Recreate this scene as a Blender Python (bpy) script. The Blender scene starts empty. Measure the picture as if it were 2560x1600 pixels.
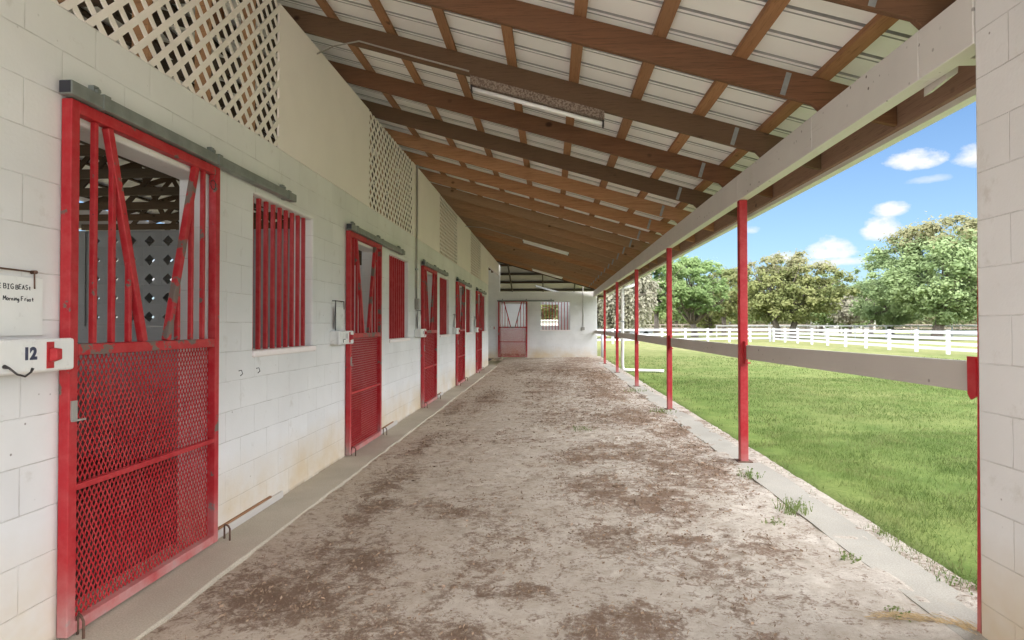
import bpy, bmesh, math, random
import numpy as np
from mathutils import Vector, Matrix
R = math.radians
random.seed(7)
C = bpy.context.scene.collection
SC = bpy.context.scene

# ------------------------------------------------------------------ camera
CAM_Z = 1.40
FPX = 1545.0                       # focal length in pixels of the 2560 wide photograph
YAW = math.atan(96 / FPX)
PITCH = R(0.8)
cam = bpy.data.cameras.new('camera')
cam.sensor_width = 36.0
cam.lens = FPX / 2560 * 36
cam.shift_y = -7.6 / 2560
cam.clip_start = 0.02
cam.clip_end = 4000
camo = bpy.data.objects.new('camera', cam)
C.objects.link(camo)
camo.location = (0, 0, CAM_Z)
camo.rotation_euler = (math.pi / 2 + PITCH, 0, YAW)
SC.camera = camo

def pix_dir(px, py):
    v = Vector(((px - 1280) / FPX, (800 - py - 7.6) / FPX, -1.0))
    return (camo.rotation_euler.to_matrix() @ v).normalized()

# ------------------------------------------------------------------ numpy noise
def _hash(i, j, s):
    n = (i * 374761393 + j * 668265263 + s * 974711) & 0x7fffffff
    n = ((n ^ (n >> 13)) * 1274126177) & 0x7fffffff
    return ((n ^ (n >> 16)) & 0xffff) / 65535.0
def vnoise(x, y, s=0):
    xi = np.floor(x).astype(np.int64); yi = np.floor(y).astype(np.int64)
    fx = x - xi; fy = y - yi
    fx = fx * fx * (3 - 2 * fx); fy = fy * fy * (3 - 2 * fy)
    a = _hash(xi, yi, s); b = _hash(xi + 1, yi, s); c = _hash(xi, yi + 1, s); d = _hash(xi + 1, yi + 1, s)
    return (a * (1 - fx) + b * fx) * (1 - fy) + (c * (1 - fx) + d * fx) * fy
def fbm(x, y, s=0, o=4):
    t = 0.0; a = 0.5
    for k in range(o):
        t = t + a * vnoise(x * 2 ** k, y * 2 ** k, s + k * 17); a *= 0.5
    return t

# ------------------------------------------------------------------ mesh builder
class MB:
    def __init__(self):
        self.v = []; self.f = []
    def quad(self, a, b, c, d):
        n = len(self.v); self.v += [tuple(a), tuple(b), tuple(c), tuple(d)]; self.f.append((n, n+1, n+2, n+3))
    def poly(self, pts):
        n = len(self.v); self.v += [tuple(p) for p in pts]; self.f.append(tuple(range(n, n+len(pts))))
    def hexa(self, p):                      # p: 4 bottom + 4 top points, both counter-clockwise from above
        n = len(self.v); self.v += [tuple(q) for q in p]
        for f in ((3,2,1,0),(4,5,6,7),(0,1,5,4),(1,2,6,5),(2,3,7,6),(3,0,4,7)):
            self.f.append(tuple(n+i for i in f))
    def box(self, x0, x1, y0, y1, z0, z1):
        self.hexa([(x0,y0,z0),(x1,y0,z0),(x1,y1,z0),(x0,y1,z0),(x0,y0,z1),(x1,y0,z1),(x1,y1,z1),(x0,y1,z1)])
    def bar(self, p, q, w, h, side=(1,0,0)):
        """rectangular bar from p to q; w along side, h along the third direction"""
        p = Vector(p); q = Vector(q); d = (q-p).normalized(); s = Vector(side)
        s = (s - d * s.dot(d)).normalized(); t = d.cross(s)
        a = s*w/2; b = t*h/2
        self.hexa([p-a-b, p+a-b, q+a-b, q-a-b, p-a+b, p+a+b, q+a+b, q-a+b])
    def tube(self, pts, r, n=8, cap=True):
        pts = [Vector(p) for p in pts]
        rs = r if isinstance(r, (list, tuple)) else [r]*len(pts)
        base = len(self.v); up = Vector((0.12, 0.31, 0.94))
        for i, p in enumerate(pts):
            d = (pts[min(i+1, len(pts)-1)] - pts[max(i-1, 0)]).normalized()
            s = d.cross(up)
            if s.length < 0.05: s = d.cross(Vector((1, 0, 0)))
            s.normalize(); t = d.cross(s)
            for k in range(n):
                a = 2*math.pi*k/n
                self.v.append(tuple(p + (s*math.cos(a) + t*math.sin(a))*rs[i]))
        for i in range(len(pts)-1):
            for k in range(n):
                a = base+i*n+k; b = base+i*n+(k+1)%n
                self.f.append((a, b, b+n, a+n))
        if cap:
            self.f.append(tuple(base+k for k in reversed(range(n))))
            self.f.append(tuple(base+(len(pts)-1)*n+k for k in range(n)))
    def prism(self, prof, x0, x1, axis='y'):
        """closed profile extruded along an axis; prof = (a, z) pairs"""
        n = len(prof); b = len(self.v)
        for t in (x0, x1):
            for (a, z) in prof:
                self.v.append((a, t, z) if axis == 'y' else (t, a, z))
        for k in range(n):
            self.f.append((b+k, b+(k+1) % n, b+n+(k+1) % n, b+n+k))
        self.f.append(tuple(b+k for k in range(n))); self.f.append(tuple(b+n+k for k in reversed(range(n))))
    def build(self, name, mat, parent=None, smooth=False, bevel=0, seg=1, weld=False, local=False):
        me = bpy.data.meshes.new(name)
        off = Vector((0, 0, 0))
        if parent is not None and not local:
            q = parent
            while q is not None:
                off += q.location; q = q.parent
        me.from_pydata([tuple(Vector(p)-off) for p in self.v], [], self.f)
        me.update()
        bm = bmesh.new(); bm.from_mesh(me)
        if weld: bmesh.ops.remove_doubles(bm, verts=bm.verts, dist=0.0005)
        bmesh.ops.recalc_face_normals(bm, faces=bm.faces)
        bm.to_mesh(me); bm.free()
        if smooth:
            for p in me.polygons: p.use_smooth = True
        me.materials.append(mat)
        o = bpy.data.objects.new(name, me); C.objects.link(o)
        if parent is not None: o.parent = parent
        if bevel:
            m = o.modifiers.new('edge', 'BEVEL'); m.width = bevel; m.segments = seg; m.limit_method = 'ANGLE'; m.angle_limit = R(40)
        return o

def np_mesh(name, verts, faces, mat, parent=None, smooth=False):
    me = bpy.data.meshes.new(name)
    verts = np.asarray(verts, dtype=np.float32); faces = np.asarray(faces, dtype=np.int32)
    k = faces.shape[1]
    me.vertices.add(len(verts)); me.vertices.foreach_set('co', verts.ravel())
    me.loops.add(faces.size); me.loops.foreach_set('vertex_index', faces.ravel())
    me.polygons.add(len(faces)); me.polygons.foreach_set('loop_start', np.arange(0, faces.size, k, dtype=np.int32))
    me.update(calc_edges=True)
    if smooth: me.polygons.foreach_set('use_smooth', np.ones(len(faces), dtype=bool))
    me.materials.append(mat)
    o = bpy.data.objects.new(name, me); C.objects.link(o)
    if parent is not None: o.parent = parent
    return o

def tag(o, label=None, cat=None, group=None, kind=None):
    if label: o['label'] = label
    if cat: o['category'] = cat
    if group: o['group'] = group
    if kind: o['kind'] = kind
    return o
def thing(name, label, cat, loc=(0,0,0), rz=0, group=None):
    o = bpy.data.objects.new(name, None); C.objects.link(o)
    o.empty_display_size = 0.1
    o.location = loc; o.rotation_euler = (0, 0, rz)
    return tag(o, label, cat, group)
def dup(o, parent=None):
    c = o.copy(); C.objects.link(c)
    if parent is not None: c.parent = parent
    for ch in list(o.children): dup(ch, c)
    return c

# ------------------------------------------------------------------ materials
class NT:
    def __init__(self, name):
        self.m = bpy.data.materials.new(name); self.m.use_nodes = True
        self.t = self.m.node_tree; self.t.nodes.clear()
        self.out = self.t.nodes.new('ShaderNodeOutputMaterial')
        self.b = self.t.nodes.new('ShaderNodeBsdfPrincipled')
        self.t.links.new(self.b.outputs[0], self.out.inputs[0])
    def n(self, typ, **kw):
        x = self.t.nodes.new(typ)
        for k, v in kw.items(): setattr(x, k, v)
        return x
    def l(self, a, b): self.t.links.new(a, b)
    def coord(self, kind='Object', scale=(1,1,1)):
        tc = self.n('ShaderNodeTexCoord'); mp = self.n('ShaderNodeMapping')
        mp.inputs['Scale'].default_value = scale
        self.l(tc.outputs[kind], mp.inputs[0]); return mp.outputs[0]
    def noise(self, vec, scale, detail=4, rough=0.6, dist=0.0):
        x = self.n('ShaderNodeTexNoise'); x.inputs['Scale'].default_value = scale
        x.inputs['Detail'].default_value = detail; x.inputs['Roughness'].default_value = rough
        x.inputs['Distortion'].default_value = dist
        self.l(vec, x.inputs['Vector']); return x.outputs['Fac']
    def ramp(self, fac, stops):
        x = self.n('ShaderNodeValToRGB'); cr = x.color_ramp
        while len(cr.elements) < len(stops): cr.elements.new(0.5)
        for e, (p, c) in zip(cr.elements, stops):
            e.position = p; e.color = (c[0], c[1], c[2], 1) if hasattr(c, '__len__') else (c, c, c, 1)
        self.l(fac, x.inputs[0]); return x.outputs[0]
    def mix(self, fac, a, b, mode='MIX'):
        x = self.n('ShaderNodeMix', data_type='RGBA', blend_type=mode)
        if isinstance(fac, (int, float)): x.inputs[0].default_value = fac
        else: self.l(fac, x.inputs[0])
        for s, v in ((x.inputs[6], a), (x.inputs[7], b)):
            if hasattr(v, 'default_value'): self.l(v, s)
            else: s.default_value = (v[0], v[1], v[2], 1)
        return x.outputs[2]
    def math(self, op, a, b=0.0, clamp=False):
        x = self.n('ShaderNodeMath', operation=op); x.use_clamp = clamp
        for i, v in enumerate((a, b)):
            if hasattr(v, 'default_value'): self.l(v, x.inputs[i])
            else: x.inputs[i].default_value = v
        return x.outputs[0]
    def sep(self, vec):
        x = self.n('ShaderNodeSeparateXYZ'); self.l(vec, x.inputs[0]); return x.outputs
    def comb(self, a, b, c=0.0):
        x = self.n('ShaderNodeCombineXYZ')
        for i, v in enumerate((a, b, c)):
            if hasattr(v, 'default_value'): self.l(v, x.inputs[i])
            else: x.inputs[i].default_value = v
        return x.outputs[0]
    def bump(self, h, strength=0.3, dist=0.01, prev=None):
        x = self.n('ShaderNodeBump'); x.inputs['Strength'].default_value = strength; x.inputs['Distance'].default_value = dist
        self.l(h, x.inputs['Height'])
        if prev is not None: self.l(prev, x.inputs['Normal'])
        return x.outputs[0]
    def fin(self, col, rough=0.6, normal=None, metal=0.0, spec=None):
        for s, v in (('Base Color', col), ('Roughness', rough)):
            if hasattr(v, 'default_value'): self.l(v, self.b.inputs[s])
            elif hasattr(v, '__len__'): self.b.inputs[s].default_value = (v[0], v[1], v[2], 1)
            else: self.b.inputs[s].default_value = v
        self.b.inputs['Metallic'].default_value = metal
        if spec is not None: self.b.inputs['Specular IOR Level'].default_value = spec
        if normal is not None: self.l(normal, self.b.inputs['Normal'])
        return self.m

def m_block(name, axis, base=(0.74, 0.735, 0.73), stain=True, z0=0.0, off=0.0):
    t = NT(name)
    g = t.n('ShaderNodeNewGeometry'); p = g.outputs['Position']
    x, y, z = t.sep(p)[0:3]
    u = y if axis == 'y' else x
    u = t.math('ADD', u, off + 100*0.4064)
    zz = t.math('ADD', z, -z0 + 20*0.2032)
    wob = t.noise(p, 1.2, 2); wob = t.math('MULTIPLY', t.math('SUBTRACT', wob, 0.5), 0.012)
    zz = t.math('ADD', zz, wob)
    br = t.n('ShaderNodeTexBrick'); br.offset = 0.5
    br.inputs['Scale'].default_value = 1.0; br.inputs['Mortar Size'].default_value = 0.0035
    br.inputs['Mortar Smooth'].default_value = 0.6; br.inputs['Brick Width'].default_value = 0.4064
    br.inputs['Row Height'].default_value = 0.2032
    br.inputs['Color1'].default_value = (1, 1, 1, 1); br.inputs['Color2'].default_value = (0.0, 0.0, 0.0, 1)
    br.inputs['Mortar'].default_value = (0.5, 0.5, 0.5, 1)
    t.l(t.comb(u, zz), br.inputs['Vector'])
    n1 = t.noise(p, 0.9, 5); n2 = t.noise(p, 7, 4); n3 = t.noise(p, 60, 3)
    tone = t.mix(t.ramp(n1, [(0.35, 0), (0.65, 1)]), [c*0.93 for c in base], [min(c*1.05, .85) for c in base])
    blockv = t.mix(0.03, tone, br.outputs['Color'])
    # joints: thin, in places filled with paint
    jm = t.math('MULTIPLY', br.outputs['Fac'], t.ramp(n2, [(0.40, 0.0), (0.66, 0.50)]))
    col = t.mix(jm, blockv, (0.34, 0.31, 0.27))
    # scuffs and specks
    sp = t.n('ShaderNodeTexVoronoi'); sp.inputs['Scale'].default_value = 9; t.l(p, sp.inputs['Vector'])
    spm = t.math('MULTIPLY', t.ramp(sp.outputs['Distance'], [(0.03, 1), (0.06, 0)]), t.ramp(t.noise(p, 2.3, 2), [(0.5, 0), (0.58, 0.8)]))
    col = t.mix(spm, col, (0.12, 0.09, 0.07))
    st = t.ramp(t.noise(p, 5, 6, 0.7), [(0.60, 0), (0.72, 0.35)])
    col = t.mix(st, col, (0.42, 0.38, 0.32))
    if stain:
        zr = t.n('ShaderNodeMapRange'); zr.inputs[1].default_value = 0.02; zr.inputs[2].default_value = 0.42; zr.inputs[3].default_value = 1; zr.inputs[4].default_value = 0
        t.l(t.math('SUBTRACT', z, t.math('MULTIPLY', t.noise(p, 3.2, 5), 0.25)), zr.inputs[0])
        mud = t.math('MULTIPLY', zr.outputs[0], t.ramp(t.noise(p, 1.1, 5, 0.65), [(0.32, 0.15), (0.62, 0.85)]))
        col = t.mix(mud, col, (0.60, 0.46, 0.27))
        dirt = t.ramp(z, [(0.0, 1), (0.03, 0)])
        col = t.mix(t.math('MULTIPLY', dirt, t.ramp(n2, [(0.35, 0.0), (0.6, 0.9)])), col, (0.30, 0.22, 0.14))
    bm_ = t.bump(br.outputs['Fac'], 0.6, 0.006); 
    inv = bm_.node; inv.invert = True
    nb = t.bump(t.mix(0.5, n3, n2), 0.4, 0.005, bm_)
    return t.fin(col, 0.62, nb)

def m_red(name='red_paint', chips=0.605, dust=True):
    t = NT(name)
    p = t.coord('Object'); geo = t.n('ShaderNodeNewGeometry').outputs['Position']
    n1 = t.noise(geo, 5, 6, 0.65); n2 = t.noise(geo, 1.7, 3); n3 = t.noise(geo, 90, 2)
    col = t.mix(n2, (0.34, 0.007, 0.014), (0.48, 0.018, 0.025))
    rub = t.ramp(t.noise(geo, 14, 5, 0.7), [(0.40, 0), (0.70, 0.65)])
    col = t.mix(rub, col, (0.50, 0.068, 0.068))
    ch = t.ramp(t.math('ADD', n1, t.math('MULTIPLY', t.math('SUBTRACT', n3, 0.5), 0.05)), [(chips, 0), (chips+0.015, 1)])
    col = t.mix(ch, col, (0.16, 0.12, 0.10))
    sp = t.n('ShaderNodeTexVoronoi'); sp.inputs['Scale'].default_value = 16; t.l(geo, sp.inputs['Vector'])
    spm = t.math('MULTIPLY', t.ramp(sp.outputs['Distance'], [(0.05, 1), (0.08, 0)]), t.ramp(t.noise(geo, 3.1, 2), [(0.55, 0), (0.62, 1)]))
    col = t.mix(spm, col, (0.07, 0.03, 0.03))
    if dust:
        z = t.sep(geo)[2]
        zr = t.n('ShaderNodeMapRange'); zr.inputs[1].default_value = 0.0; zr.inputs[2].default_value = 0.35; zr.inputs[3].default_value = 0.8; zr.inputs[4].default_value = 0
        t.l(z, zr.inputs[0])
        col = t.mix(t.math('MULTIPLY', zr.outputs[0], t.ramp(n1, [(0.3, 0.2), (0.6, 1)])), col, (0.50, 0.33, 0.30))
    return t.fin(col, t.ramp(n1, [(0.4, 0.42), (0.7, 0.65)]), t.bump(n3, 0.08, 0.002), spec=0.4)

def m_wood(name, c1, c2, c3, along='x', rnd=0.55):
    t = NT(name)
    tc = t.n('ShaderNodeTexCoord'); oi = t.n('ShaderNodeObjectInfo')
    ad = t.n('ShaderNodeVectorMath', operation='ADD'); t.l(tc.outputs['Object'], ad.inputs[0])
    t.l(t.comb(t.math('MULTIPLY', oi.outputs['Random'], 37), t.math('MULTIPLY', oi.outputs['Random'], 91), t.math('MULTIPLY', oi.outputs['Random'], 13)), ad.inputs[1])
    mp = t.n('ShaderNodeMapping')
    mp.inputs['Scale'].default_value = (0.9, 22, 22) if along == 'x' else (22, 0.9, 22)
    t.l(ad.outputs[0], mp.inputs[0])
    g1 = t.noise(mp.outputs[0], 1.6, 5, 0.6, 0.6); g2 = t.noise(mp.outputs[0], 6, 3, 0.7)
    big = t.noise(ad.outputs[0], 0.8, 3)
    col = t.mix(t.ramp(g1, [(0.3, 0), (0.7, 1)]), c1, c2)
    col = t.mix(t.math('MULTIPLY', t.ramp(t.math('ADD', t.math('MULTIPLY', oi.outputs['Random'], rnd), t.math('MULTIPLY', big, 0.6)), [(0.35, 0), (0.75, 1)]), 0.85), col, c3)
    col = t.mix(t.ramp(g2, [(0.52, 0), (0.70, 0.55)]), col, [c*0.35 for c in c1])
    kn = t.n('ShaderNodeTexVoronoi'); kn.inputs['Scale'].default_value = 3.2
    mk = t.n('ShaderNodeMapping'); mk.inputs['Scale'].default_value = (0.75, 1, 1) if along == 'x' else (1, 0.75, 1)
    t.l(ad.outputs[0], mk.inputs[0]); t.l(mk.outputs[0], kn.inputs['Vector'])
    km = t.math('MULTIPLY', t.ramp(kn.outputs['Distance'], [(0.06, 1), (0.11, 0)]), 0.85)
    col = t.mix(km, col, [c*0.25 for c in c1])
    return t.fin(col, 0.75, t.bump(g1, 0.25, 0.004), spec=0.25)

def m_plain(name, col, rough=0.6, var=0.12, scale=4, metal=0.0, dirt=None, bump=0.1):
    t = NT(name)
    p = t.n('ShaderNodeNewGeometry').outputs['Position']
    n1 = t.noise(p, scale, 5); n2 = t.noise(p, scale*14, 3)
    c = t.mix(t.ramp(n1, [(0.3, 0), (0.7, 1)]), [v*(1-var) for v in col], [min(v*(1+var), 0.9) for v in col])
    if dirt:
        c = t.mix(t.ramp(t.noise(p, scale*2.7, 6, 0.7), [(0.56, 0), (0.68, 0.8)]), c, dirt)
    return t.fin(c, rough, t.bump(n2, bump, 0.003), metal)

def m_white_wood(name, col=(0.72, 0.70, 0.67)):
    t = NT(name)
    p = t.n('ShaderNodeNewGeometry').outputs['Position']
    mp = t.n('ShaderNodeMapping'); mp.inputs['Scale'].default_value = (8, 0.8, 14); t.l(p, mp.inputs[0])
    g = t.noise(mp.outputs[0], 3, 5, 0.65); n1 = t.noise(p, 1.5, 4)
    c = t.mix(t.ramp(n1, [(0.3, 0), (0.7, 1)]), [v*0.9 for v in col], col)
    c = t.mix(t.ramp(g, [(0.62, 0), (0.78, 0.35)]), c, (0.35, 0.30, 0.26))
    sp = t.n('ShaderNodeTexVoronoi'); sp.inputs['Scale'].default_value = 7; t.l(p, sp.inputs['Vector'])
    sp.inputs['Scale'].default_value = 11
    spm = t.math('MULTIPLY', t.ramp(sp.outputs['Distance'], [(0.07, 1), (0.12, 0)]), t.ramp(t.noise(p, 1.9, 2), [(0.40, 0), (0.55, 0.9)]))
    c = t.mix(spm, c, (0.06, 0.04, 0.03))
    return t.fin(c, 0.55, t.bump(g, 0.25, 0.004))

def m_leaf(name, a, b, c, trans=0.35):
    t = NT(name)
    p = t.n('ShaderNodeNewGeometry').outputs['Position']
    n1 = t.noise(p, 0.55, 4, 0.6); n2 = t.noise(p, 3.5, 3)
    col = t.mix(t.ramp(n1, [(0.35, 0), (0.65, 1)]), a, b)
    col = t.mix(t.ramp(n2, [(0.45, 0), (0.75, 0.6)]), col, c)
    t.fin(col, 0.6, spec=0.2)
    tr = t.n('ShaderNodeBsdfTranslucent'); t.l(col, tr.inputs[0])
    mx = t.n('ShaderNodeMixShader'); mx.inputs[0].default_value = trans
    t.l(t.b.outputs[0], mx.inputs[1]); t.l(tr.outputs[0], mx.inputs[2]); t.l(mx.outputs[0], t.out.inputs[0])
    return t.m

M = {}
M['block_y'] = m_block('painted_block_side', 'y')
M['block_x'] = m_block('painted_block_end', 'x')
M['block_pier'] = m_block('painted_block_pier', 'y', z0=0.02, off=-2.78)
M['block_in'] = m_block('stall_block', 'x', base=(0.70, 0.70, 0.70))
M['block_grey'] = m_block('shaded_stall_block', 'x', base=(0.25, 0.245, 0.24), stain=False)  # stall shade put into the colour, so the breeze holes look bright
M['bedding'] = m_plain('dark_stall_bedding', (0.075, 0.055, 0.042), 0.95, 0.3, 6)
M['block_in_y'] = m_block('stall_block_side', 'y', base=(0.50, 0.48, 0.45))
M['panel'] = m_plain('cream_plywood', (0.87, 0.80, 0.775), 0.7, 0.03, 1.6, bump=0.25)
M['lattice'] = m_plain('cream_lattice', (0.86, 0.80, 0.76), 0.55, 0.04, 3)
M['red'] = m_red()
M['red_bar'] = m_red('red_bar_paint', 0.72, False)
M['red_post'] = m_red('red_post_paint', 0.66, True)
M['rust_brace'] = m_red('worn_brace_paint', 0.525, False)
M['wood'] = m_wood('rafter_wood', (0.35, 0.175, 0.085), (0.47, 0.25, 0.13), (0.32, 0.215, 0.135))
M['wood_dim'] = m_wood('dim_rafter_wood', (0.135, 0.058, 0.028), (0.205, 0.092, 0.045), (0.125, 0.080, 0.048))  # darker tone for near rafters, partly the dimmer light put into the colour
M['wood_dark'] = m_wood('truss_wood', (0.060, 0.036, 0.022), (0.095, 0.058, 0.036), (0.07, 0.055, 0.042))
M['purlin'] = m_wood('purlin_wood', (0.33, 0.16, 0.070), (0.46, 0.24, 0.115), (0.28, 0.15, 0.08), 'y')
M['fascia'] = m_wood('fascia_wood', (0.27, 0.155, 0.115), (0.36, 0.22, 0.165), (0.30, 0.19, 0.15), 'y')
M['white_wood'] = m_white_wood('white_painted_timber')
M['rail'] = m_white_wood('grey_white_rail_paint', (0.55, 0.51, 0.47))
M['sheet'] = m_plain('white_roof_steel', (0.88, 0.875, 0.87), 0.35, 0.03, 1.2, bump=0.02)
M['gutter'] = m_plain('white_gutter', (0.78, 0.77, 0.73), 0.4, 0.05, 2)
M['galv'] = m_plain('galvanized_steel', (0.235, 0.255, 0.24), 0.5, 0.2, 8, 0.35)
M['steel_dark'] = m_plain('dark_steel', (0.05, 0.045, 0.045), 0.5, 0.2, 20, 0.5)
M['strap'] = m_plain('zinc_strap', (0.30, 0.32, 0.32), 0.45, 0.15, 20, 0.6)
M['rust'] = m_plain('rusty_steel', (0.14, 0.075, 0.05), 0.8, 0.35, 40, 0.1)
M['white'] = m_plain('white_gloss_board', (0.76, 0.76, 0.74), 0.45, 0.05, 3, dirt=(0.52, 0.50, 0.47))
M['pvc'] = m_plain('white_pvc', (0.80, 0.80, 0.78), 0.4, 0.04, 3)
M['tube'] = m_plain('fluorescent_tube', (0.85, 0.85, 0.85), 0.3, 0.02, 3)
M['ink'] = m_plain('black_ink', (0.03, 0.03, 0.04), 0.6, 0.1)
M['navy'] = m_plain('stencil_ink', (0.045, 0.05, 0.09), 0.6, 0.3, 60)
M['conduit'] = m_plain('grey_conduit', (0.33, 0.31, 0.28), 0.5, 0.1, 4, 0.2)
M['fence'] = m_plain('white_fence_paint', (0.56, 0.57, 0.60), 0.6, 0.10, 2)
M['fence_grey'] = m_plain('weathered_fence', (0.30, 0.25, 0.22), 0.8, 0.2, 2)
M['bark'] = m_plain('oak_bark', (0.17, 0.14, 0.12), 0.9, 0.35, 6, bump=0.6)
M['glass'] = m_plain('car_glass', (0.015, 0.02, 0.025), 0.1, 0.05)
M['tyre'] = m_plain('rubber', (0.02, 0.02, 0.02), 0.8, 0.1)
M['car_dark'] = m_plain('dark_blue_car_paint', (0.02, 0.035, 0.055), 0.25, 0.05)
M['car_silver'] = m_plain('silver_car_paint', (0.45, 0.46, 0.48), 0.3, 0.05)
M['chrome'] = m_plain('lamp_lens', (0.5, 0.5, 0.5), 0.15, 0.05)
M['house'] = m_plain('house_siding', (0.50, 0.49, 0.46), 0.7, 0.06)
M['house_roof'] = m_plain('shingle', (0.22, 0.17, 0.15), 0.9, 0.2)
M['straw'] = m_plain('dry_straw', (0.50, 0.37, 0.20), 0.8, 0.35, 30)
M['weed'] = m_leaf('weed_leaf', (0.15, 0.22, 0.06), (0.22, 0.29, 0.09), (0.30, 0.30, 0.14))

def m_concrete(name, a, b):
    t = NT(name); p = t.n('ShaderNodeNewGeometry').outputs['Position']
    n1 = t.noise(p, 1.4, 5); n2 = t.noise(p, 120, 3, 0.7); n3 = t.noise(p, 14, 5, 0.7)
    c = t.mix(t.ramp(n1, [(0.35, 0), (0.65, 1)]), a, b)
    c = t.mix(t.ramp(n2, [(0.40, 0.45), (0.60, 0)]), c, [v*0.6 for v in a])
    c = t.mix(t.ramp(n3, [(0.55, 0), (0.75, 0.5)]), c, (0.40, 0.33, 0.25))
    return t.fin(c, 0.85, t.bump(n2, 0.3, 0.004))
M['apron'] = m_concrete('apron_concrete', (0.44, 0.385, 0.30), (0.54, 0.475, 0.375))
M['strip'] = m_concrete('footing_concrete', (0.36, 0.335, 0.285), (0.46, 0.425, 0.365))

def m_dirt():
    t = NT('sandy_dirt'); p = t.n('ShaderNodeNewGeometry').outputs['Position']
    n1 = t.noise(p, 0.55, 3, 0.55); n2 = t.noise(p, 3.2, 6, 0.72, 0.4); n3 = t.noise(p, 22, 5, 0.75); n4 = t.noise(p, 130, 3, 0.7)
    x, y, z = t.sep(p)[0:3]
    sand = t.mix(t.ramp(t.math('ADD', t.math('MULTIPLY', n2, 0.6), t.math('MULTIPLY', n3, 0.4)), [(0.36, 0), (0.62, 1)]), (0.41, 0.352, 0.288), (0.63, 0.575, 0.505))
    tan = t.mix(t.ramp(n3, [(0.3, 0), (0.7, 1)]), (0.42, 0.325, 0.235), (0.56, 0.455, 0.35))
    lft = t.n('ShaderNodeMapRange'); lft.inputs[1].default_value = -1.7; lft.inputs[2].default_value = 1.3; lft.inputs[3].default_value = 1; lft.inputs[4].default_value = 0
    t.l(t.math('ADD', x, t.math('MULTIPLY', n2, 1.0)), lft.inputs[0])
    col = t.mix(t.math('MULTIPLY', lft.outputs[0], 0.85), sand, tan)
    # chaff and droppings trodden into the sand (mask stored on the floor mesh, broken up by fine noise)
    at = t.n('ShaderNodeAttribute', attribute_name='litter')
    f1 = t.noise(p, 55, 5, 0.8); f2 = t.noise(p, 170, 3, 0.8)
    f0 = t.noise(p, 13, 6, 0.78, 0.5)
    m = t.math('ADD', t.math('MULTIPLY', at.outputs['Fac'], 0.72), t.math('ADD', t.math('MULTIPLY', t.math('SUBTRACT', f1, 0.5), 1.6), t.math('MULTIPLY', t.math('SUBTRACT', f0, 0.5), 2.6)))
    lit = t.ramp(m, [(0.15, 0), (0.30, 0.58), (0.66, 0.95)])
    col = t.mix(lit, col, t.mix(f2, (0.105, 0.064, 0.043), (0.30, 0.205, 0.145)))
    sp = t.ramp(t.math('ADD', t.math('MULTIPLY', f1, 0.5), t.math('MULTIPLY', f2, 0.5)), [(0.55, 0), (0.61, 0.5)])
    col = t.mix(sp, col, (0.28, 0.20, 0.155))
    return t.fin(col, 0.95, t.bump(t.mix(0.45, n3, f2), 0.8, 0.02), spec=0.08)
M['dirt'] = m_dirt()

def m_lawn():
    t = NT('lawn_grass'); p = t.n('ShaderNodeNewGeometry').outputs['Position']
    n1 = t.noise(p, 0.25, 4, 0.6); n2 = t.noise(p, 2.0, 5, 0.7); n3 = t.noise(p, 30, 4, 0.8)
    y = t.sep(p)[1]
    c = t.mix(t.ramp(n2, [(0.35, 0), (0.65, 1)]), (0.085, 0.130, 0.030), (0.150, 0.195, 0.055))
    c = t.mix(t.ramp(n1, [(0.45, 0), (0.7, 0.6)]), c, (0.22, 0.215, 0.085))
    c = t.mix(t.ramp(n3, [(0.42, 0.45), (0.58, 0)]), c, (0.06, 0.10, 0.02))
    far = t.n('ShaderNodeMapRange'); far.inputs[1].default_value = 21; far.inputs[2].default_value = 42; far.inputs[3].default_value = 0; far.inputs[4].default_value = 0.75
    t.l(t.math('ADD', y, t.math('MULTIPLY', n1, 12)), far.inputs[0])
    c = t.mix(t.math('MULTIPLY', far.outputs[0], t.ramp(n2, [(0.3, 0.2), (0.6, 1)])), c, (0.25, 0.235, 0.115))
    return t.fin(c, 0.9, t.bump(n3, 0.5, 0.03), spec=0.1)
M['lawn'] = m_lawn()
M['blade'] = m_leaf('grass_blade', (0.080, 0.130, 0.030), (0.145, 0.200, 0.058), (0.29, 0.27, 0.13), 0.3)
M['soil'] = m_plain('pasture_soil', (0.40, 0.36, 0.22), 0.95, 0.25, 0.3)
M['litter'] = m_plain('leaf_litter', (0.30, 0.205, 0.135), 0.9, 0.6, 45)

# ------------------------------------------------------------------ world
TO_SUN = Vector((0.12, -0.62, 1.15)).normalized()
SUN_EL = math.asin(TO_SUN.z); SUN_AZ = math.atan2(TO_SUN.x, TO_SUN.y)
W = bpy.data.worlds.new('World'); SC.world = W; W.use_nodes = True
wt = W.node_tree; wt.nodes.clear()
class WN(NT):
    def __init__(self, tree): self.t = tree
w = WN(wt)
wo = w.n('ShaderNodeOutputWorld'); bg = w.n('ShaderNodeBackground'); w.l(bg.outputs[0], wo.inputs[0])
sky = w.n('ShaderNodeTexSky'); sky.sky_type = 'NISHITA'; sky.sun_disc = False
sky.sun_elevation = SUN_EL; sky.sun_rotation = SUN_AZ
sky.air_density = 1.0; sky.dust_density = 0.6; sky.ozone_density = 2.5
tc = w.n('ShaderNodeTexCoord'); d = tc.outputs['Generated']
vx, vy, vz = w.sep(d)[0:3]
az = w.math('ARCTAN2', vx, vy); el = w.math('ARCSINE', vz)
mpn = w.n('ShaderNodeMapping'); mpn.inputs['Scale'].default_value = (1, 1, 1.6); w.l(d, mpn.inputs[0])
nz = w.noise(mpn.outputs[0], 16, 7, 0.62); nz2 = w.noise(mpn.outputs[0], 55, 5, 0.6)
nn = w.math('ADD', w.math('MULTIPLY', w.math('SUBTRACT', nz, 0.5), 3.0), w.math('MULTIPLY', w.math('SUBTRACT', nz2, 0.5), 1.7))
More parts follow.
